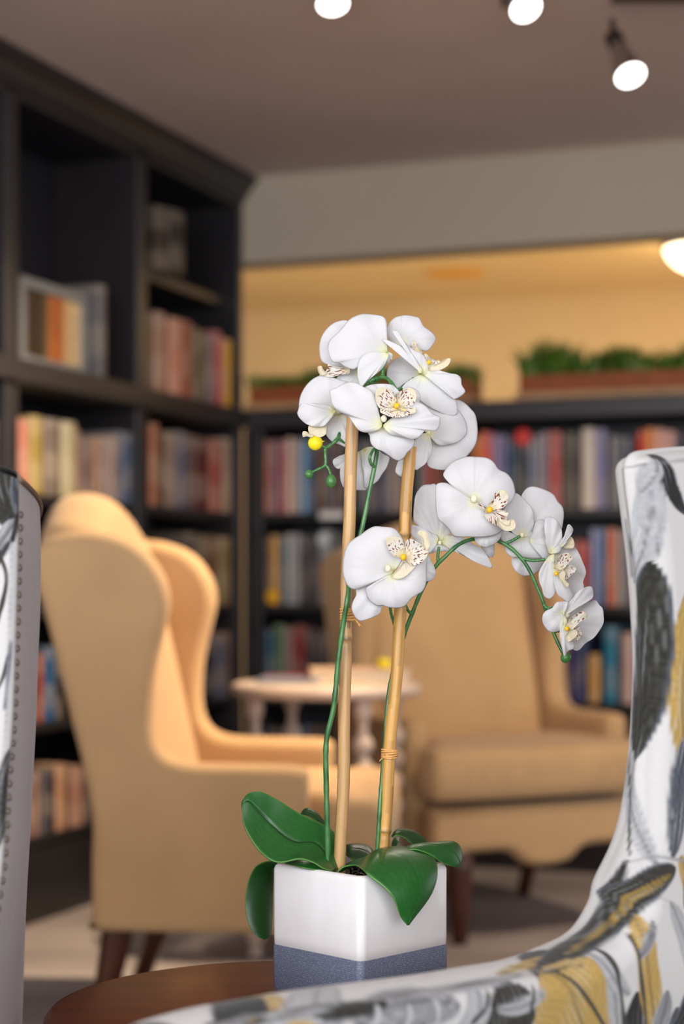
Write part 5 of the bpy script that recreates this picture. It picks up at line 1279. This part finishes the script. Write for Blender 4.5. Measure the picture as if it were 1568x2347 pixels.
linesC = [([Q(1463, 1058), Q(1470, 1140), Q(1480, 1220), Q(1478, 1330)], mm(7), 'dark'),
          ([Q(1455, 1062), Q(1500, 1058), Q(1600, 1050)], mm(2.5), 'grey'),
          ([Q(1466, 1200), Q(1474, 1270), Q(1478, 1330)], mm(5), 'grey'),
          ([Q(1475, 1750), Q(1468, 1850), Q(1452, 1940)], mm(4.5), 'dark'),
          ([Q(1437, 1955), Q(1500, 1962), Q(1600, 1978)], mm(3), 'grey'),
          ([Q(1350, 2150), Q(1372, 2240), Q(1402, 2360)], mm(10), 'dark'), ([Q(1408, 2130), Q(1424, 2230), Q(1452, 2360)], mm(9), 'dark'),
          ([Q(1240, 2205), Q(1310, 2290), Q(1370, 2370)], mm(7), 'dark'), ([Q(1300, 2195), Q(1100, 2225), Q(850, 2262), Q(640, 2288)], mm(6), 'dark'),
          ([Q(1250, 2192), Q(1050, 2215), Q(900, 2236)], mm(4), 'grey'), ([Q(1080, 2262), Q(1065, 2300), Q(1040, 2330)], mm(8), 'dark'),
          ([Q(1180, 2250), Q(1172, 2300), Q(1180, 2370)], mm(6), 'dark'), ([Q(830, 2292), Q(822, 2320), Q(800, 2350)], mm(9), 'lite'),
          ([Q(520, 2330), Q(440, 2340), Q(340, 2362)], mm(6), 'grey'), ([Q(1556, 1990), Q(1540, 2080), Q(1560, 2200)], mm(5), 'dark'), ([Q(900, 2290), Q(890, 2330), Q(870, 2360)], mm(10), 'lite'), ([Q(960, 2280), Q(955, 2330), Q(930, 2370)], mm(8), 'lite')]
rngp = random.Random(21); extra = []
u0_, u1_ = cc[:, 0].min(), cc[-1][0]
for k in range(150):                      # the rest of the cloth carries the same leaves
    bu, bz = rngp.uniform(u0_, u1_), rngp.uniform(0.30, 1.08)
    q_ = c3(bu, bz, 0.06); ppx, ppy = CX + q_.x / q_.y * F, HY - (q_.z - CAMH) / q_.y * F
    if ppx < 1600 and ppy < 2360: continue
    a_ = math.radians(rngp.gauss(75, 28)); L_ = rngp.uniform(0.07, 0.17)
    extra.append(((bu, bz), (bu + L_ * math.cos(a_), bz + L_ * math.sin(a_)), L_ * rngp.uniform(0.22, 0.36), rngp.uniform(-0.1, 0.1), rngp.choice(['dark', 'grey', 'lite', 'gold', 'blue', 'black', 'ochre']), rngp.choice([None, 'grey', 'lite'])))
leavesC = extra + leavesC
colC = print_colour(allu.reshape(-1, 2), leavesC, linesC)
R_ = len(allp)
def dense_grid(name, pts, cols, m, parent, origin):
    R, K = pts.shape[:2]
    me = bpy.data.meshes.new(name)
    idx = np.arange(R * K).reshape(R, K)
    q = np.stack([idx[:-1, :-1], idx[:-1, 1:], idx[1:, 1:], idx[1:, :-1]], -1).reshape(-1, 4)
    me.vertices.add(R * K); me.vertices.foreach_set('co', (pts.reshape(-1, 3) - np.array(origin)).astype(np.float32).ravel())
    me.loops.add(len(q) * 4); me.loops.foreach_set('vertex_index', q.astype(np.int32).ravel())
    me.polygons.add(len(q)); me.polygons.foreach_set('loop_start', (np.arange(len(q)) * 4).astype(np.int32))
    me.polygons.foreach_set('use_smooth', np.ones(len(q), dtype=bool))
    me.materials.append(m)
    at = me.color_attributes.new('Col', 'FLOAT_COLOR', 'POINT'); at.data.foreach_set('color', cols.astype(np.float32).ravel())
    me.update(calc_edges=True); me.validate()
    o = bpy.data.objects.new(name, me); COL.objects.link(o); o.parent = parent
    return o
dense_grid('printed_wing_and_arm', allp, colC, M['print'], print_chair, co_)
# grey outer side of the same wing and arm
mb = MB(); vs2, fs2 = fill2d([tuple(p) for p in (cc + inw * RR)[::8]] + [tuple((cc + inw * RR)[-1]), (cc[-1][0] - 0.02, 0.26), (cc[0][0] + 0.03, 0.26)])
mb.add([c3(u, z, 0.0) for u, z in vs2], fs2, M['greycloth']); mb.build('outer_side', print_chair, co_, smooth=False)
# seat, back, far arm and legs (mostly outside the picture)
ub = cc[-1][0]
def cbox(name, u0, u1, n0, n1, z0, z1, m, bev=0.02):
    mb = MB()
    vs = [c3(u, z, o) for z in (z0, z1) for u, o in ((u0, n0), (u1, n0), (u1, n1), (u0, n1))]
    mb.add(vs, [(0, 3, 2, 1), (4, 5, 6, 7), (0, 1, 5, 4), (1, 2, 6, 5), (2, 3, 7, 6), (3, 0, 4, 7)], M[m]); return mb.build(name, print_chair, co_, smooth=False, bevel=bev)
for f in ('seat_cushion',): cbox(f, 0.02, ub - 0.1, 0.10, 0.62, 0.36, 0.47, 'print_all', 0.03)
cbox('seat_base', 0.02, ub - 0.05, 0.06, 0.66, 0.24, 0.355, 'print_all')
cbox('back', ub - 0.10, ub + 0.03, 0.05, 0.67, 0.26, 1.10, 'print_all', 0.04)
cbox('arm', 0.02, ub - 0.05, 0.635, 0.72, 0.26, 0.637, 'print_all', 0.02)
cbox('wing', ub - 0.30, ub - 0.05, 0.655, 0.72, 0.637, 1.06, 'print_all', 0.02)
for u in (0.05, ub - 0.05):
    for o_ in (0.06, 0.66):
        mb = MB(); p = c3(u, 0.26, o_); mb.tube([p, Vector((p.x, p.y, 0.001))], [0.026, 0.016], M['darkwood'], 10); mb.build('leg', print_chair, co_)

# ---- second print chair at the left edge: grey outer side with nailheads, printed front edge
fe = [(43, 1098, 1.600), (43, 1183, 1.600), (40, 1320, 1.592), (36, 1459, 1.585), (30, 1640, 1.570), (18, 1790, 1.550), (8, 1960, 1.530), (0, 2027, 1.52), (-26, 2190, 1.49), (-60, 2360, 1.45)]
re_ = [(85, 1190, 2.20), (88, 1274, 2.20), (87, 1417, 2.19), (82, 1524, 2.17), (77, 1667, 2.15), (71, 1798, 2.13), (66, 1900, 2.115), (61, 1995, 2.10), (57, 2150, 2.08), (51, 2343, 2.06)]
fe3 = cat([tuple(W(*p)) for p in fe] + [tuple(W(-150, 2900, 1.36))], 120); re3 = cat([tuple(W(*p)) for p in re_] + [tuple(W(36, 2760, 2.02))], 120)
nail_chair = thing('wing_chair', 'grey-sided wing chair edged with brass nailheads, cut off by the picture edge', 'armchair', (-0.55, 1.9, 0))
no = tuple(nail_chair.location)
mb = MB(); P = []
for i in range(120):
    a, b = Vector(fe3[i]), Vector(re3[i]); row = []
    for j in range(24):
        v = j / 23; q = a.lerp(b, v); q.x += 0.010 * math.sin(math.pi * v); row.append(q)
    P.append(row)
mb.grid(P, M['greycloth']); mb.build('outer_side', nail_chair, no)
# top edge of the wing and its cord
mb = MB(); P = []
for j in range(24):
    v = j / 23; q = Vector(fe3[0]).lerp(Vector(re3[0]), v); q.x += 0.010 * math.sin(math.pi * v)
    P.append([q + Vector((dx, 0, dz)) for dx, dz in ((0.0, 0.0), (-0.002, 0.006), (-0.010, 0.011), (-0.03, 0.013), (-0.05, 0.010), (-0.06, 0.0))])
mb.grid(P, M['greycloth'], flip=True); mb.build('top_edge', nail_chair, no)
mb = MB(); pts = []
for j in range(24):
    v = j / 23; q = Vector(fe3[0]).lerp(Vector(re3[0]), v); q.x += 0.010 * math.sin(math.pi * v) + 0.001; pts.append(q)
mb.tube(pts, 0.0026, M['cord'], 10); mb.build('welt_cord', nail_chair, no)
# printed front edge: rolls from the nail seam across the front and back along the inside of the wing
secs = [(0.0, 0.0), (-0.001, -0.004), (-0.005, -0.008), (-0.012, -0.010), (-0.022, -0.011), (-0.034, -0.010), (-0.046, -0.006), (-0.054, 0.002), (-0.058, 0.014), (-0.060, 0.05), (-0.062, 0.15), (-0.066, 0.30), (-0.072, 0.48)]
NF = 900
fd = cat(fe3, NF); secd = cat(secs[:9], 110) + secs[9:]
P = []; U = []
zt0 = fd[0][2]
top_lift = 0.008
for i in range(NF):
    row = []
    for dx, dy in secd:
        lift = top_lift * min(1, -dx / 0.02) * math.exp(-i / 8.0)
        row.append((fd[i][0] + dx, fd[i][1] + dy, fd[i][2] + lift)); U.append((dx - (dy if dy > 0 else 0), fd[i][2]))
    P.append(row)
def zpy(py, D=1.59): return CAMH + (HY - py) / F * D
leavesD = [((-0.012, zpy(1080)), (-0.006, zpy(1215)), 0.030, 0.0, 'dark', 'black'), ((-0.002, zpy(1085)), (-0.001, zpy(1180)), 0.008, 0.0, 'blue', 'grey'),
           ((0.0, zpy(1190)), (-0.035, zpy(1330)), 0.020, 0.0, 'grey', 'lite'), ((-0.006, zpy(1240)), (-0.03, zpy(1350)), 0.006, 0.0, 'black', None),
           ((0.004, zpy(1700)), (-0.012, zpy(1960)), 0.018, 0.0, 'dark', 'black'), ((-0.02, zpy(1900)), (-0.01, zpy(2100)), 0.02, 0.0, 'blue', 'grey'), ((-0.025, zpy(1500)), (-0.04, zpy(1800)), 0.03, 0, 'gold', None)]
linesD = [([(-0.016, zpy(1262)), (-0.008, zpy(1330)), (-0.016, zpy(1440))], 0.0035, 'dark'), ([(-0.004, zpy(1500)), (-0.010, zpy(1560)), (-0.022, zpy(1610))], 0.0025, 'dark'), ([(-0.003, zpy(1470)), (-0.006, zpy(1620))], 0.0016, 'blue'),
          ([(-0.0045, zpy(1250)), (-0.0045, zpy(1900))], 0.0009, 'grey'), ([(0.0, zpy(1180)), (-0.004, zpy(1240))], 0.002, 'black')]
colD = print_colour(np.array(U), leavesD, linesD, 3)
dense_grid('printed_wing', np.array(P), colD, M['print'], nail_chair, no)
# nailheads along the seam
acc = 0.0; last = Vector(fe3[0]); step = 31.0 / F * 1.6; k = 0; nxt = step * 2.6
fdn = cat(fe3, 1500)
for p in fdn[1:]:
    p = Vector(p); acc += (p - last).length; last = p
    if acc >= nxt and k < 48:
        nxt += step; k += 1
        mb = MB(); c_ = p + Vector((0.0010, 0.0035, 0))
        rr = 0.0035
        rows = []
        for i in range(6):
            th = math.pi / 2 * i / 5
            rows.append([c_ + Vector((rr * 0.75 * math.sin(th) if True else 0, rr * math.cos(th) * math.cos(2 * math.pi * j / 12), rr * math.cos(th) * math.sin(2 * math.pi * j / 12))) for j in range(12)])
        mb.grid(rows, M['nail'], closed=True); mb.build('nailhead', nail_chair, no)
def nbox(name, lo, hi, m, bev=0.02):
    mb = MB(); mb.box(lo, hi, M[m]); return mb.build(name, nail_chair, no, smooth=False, bevel=bev)
nbox('back', (-1.00, 2.02, 0.26), (-0.40, 2.14, 1.08), 'print_all', 0.03)
nbox('seat_cushion', (-0.98, 1.45, 0.36), (-0.42, 2.0, 0.47), 'print_all', 0.03)
nbox('seat_base', (-1.0, 1.47, 0.24), (-0.42, 2.02, 0.355), 'greycloth')
nbox('arm', (-1.08, 1.42, 0.26), (-1.0, 2.10, 0.62), 'greycloth')
nbox('wing', (-1.07, 1.68, 0.62), (-1.01, 2.10, 1.05), 'greycloth')
for x in (-1.03, -0.44):
    for y in (1.50, 2.05):
        mb = MB(); mb.tube([(x, y, 0.27), (x, y, 0.001)], [0.026, 0.016], M['darkwood'], 10); mb.build('leg', nail_chair, no)
mb = MB()

# ------------------------------------------------------------------ light
def area(name, loc, target, sx, sy, power, col):
    l = bpy.data.lights.new(name, 'AREA'); l.shape = 'RECTANGLE'; l.size = sx; l.size_y = sy; l.energy = power; l.color = col
    o = bpy.data.objects.new(name, l); COL.objects.link(o); o.location = loc
    o.rotation_euler = (Vector(target) - Vector(loc)).to_track_quat('-Z', 'Y').to_euler(); return o
def spot(name, loc, aim, power, col, size=60, blend=0.6, r=0.04):
    l = bpy.data.lights.new(name, 'SPOT'); l.energy = power; l.color = col; l.spot_size = math.radians(size); l.spot_blend = blend; l.shadow_soft_size = r
    o = bpy.data.objects.new(name, l); COL.objects.link(o); o.location = loc
    o.rotation_euler = Vector(aim).to_track_quat('-Z', 'Y').to_euler(); return o
def point(name, loc, power, col, r=0.1):
    l = bpy.data.lights.new(name, 'POINT'); l.energy = power; l.color = col; l.shadow_soft_size = r
    o = bpy.data.objects.new(name, l); COL.objects.link(o); o.location = loc; return o
area('window_and_fill_light', (-1.7, -0.8, 1.75), (0.0, 1.9, 0.95), 2.0, 1.7, 62, (0.92, 0.96, 1.0))
area('window_and_fill_light', (0.8, -2.6, 1.6), (0.2, 2.5, 1.0), 3.2, 1.8, 100, (0.95, 0.97, 1.0))  # broad frontal fill added unseen behind the camera, not a window
WARM = (1.0, 0.76, 0.49)
for i, (c, ax) in enumerate(lamps):
    spot('track_spot', c + ax * 0.02, ax, 14, (1.0, 0.86, 0.72), 80)
spot('track_spot_chairs', (0.6, 4.3, 2.33), (-0.80, -0.10, -0.74), 225, WARM, 78)
spot('track_spot_chairs', (1.7, 4.2, 2.33), (-0.62, 0.42, -0.70), 84, WARM, 66)
spot('track_spot_case', (-0.1, 3.6, 2.33), (-0.62, 0.80, -0.62), 26, (1.0, 0.80, 0.62), 80)
sl = Vector((OL[0] + dL[0] * tL[1], OL[1] + dL[1] * tL[1], 1.56)); sp0 = Vector((0.1, 3.1, 2.33))
spot('track_spot_case', sp0, sl - sp0, 60, (1.0, 0.82, 0.68), 16, 0.5)
area('yellow_room_light', (0.6, 7.5, 1.2), (0.6, 8.2, 2.0), 3.2, 0.5, 13, (1.0, 0.74, 0.40))
point('yellow_room_dome', (dome_c[0], dome_c[1], CEIL - 0.35), 3, (1.0, 0.74, 0.42), 0.1)

wd = bpy.data.worlds.new('daylight'); SC.world = wd; wd.use_nodes = True
bg = wd.node_tree.nodes.get('Background') or wd.node_tree.nodes.new('ShaderNodeBackground')
bg.inputs[0].default_value = (0.92, 0.95, 1.0, 1); bg.inputs[1].default_value = 1.0

# ------------------------------------------------------------------ camera
cam = bpy.data.cameras.new('camera'); co = bpy.data.objects.new('camera', cam); COL.objects.link(co)
co.location = (0, 0, CAMH); co.rotation_euler = (math.radians(90), 0, 0)
cam.sensor_fit = 'AUTO'; cam.sensor_width = 36; cam.lens = F / 2347.0 * 36.0
cam.shift_y = (HY - 2347 / 2) / 2347.0
cam.clip_start = 0.05
cam.dof.use_dof = True; cam.dof.focus_distance = 1.86; cam.dof.aperture_fstop = 3.2
SC.camera = co
SC.view_settings.view_transform = 'Standard'; SC.view_settings.look = 'None'; SC.view_settings.gamma = 1.0
SC.view_settings.exposure = 0.25; SC.view_settings.use_curve_mapping = False
SC.cycles.use_denoising = True
SC.cycles.max_bounces = 7
SC.cycles.adaptive_threshold = 0.02
SC.cycles.sample_clamp_indirect = 6.0
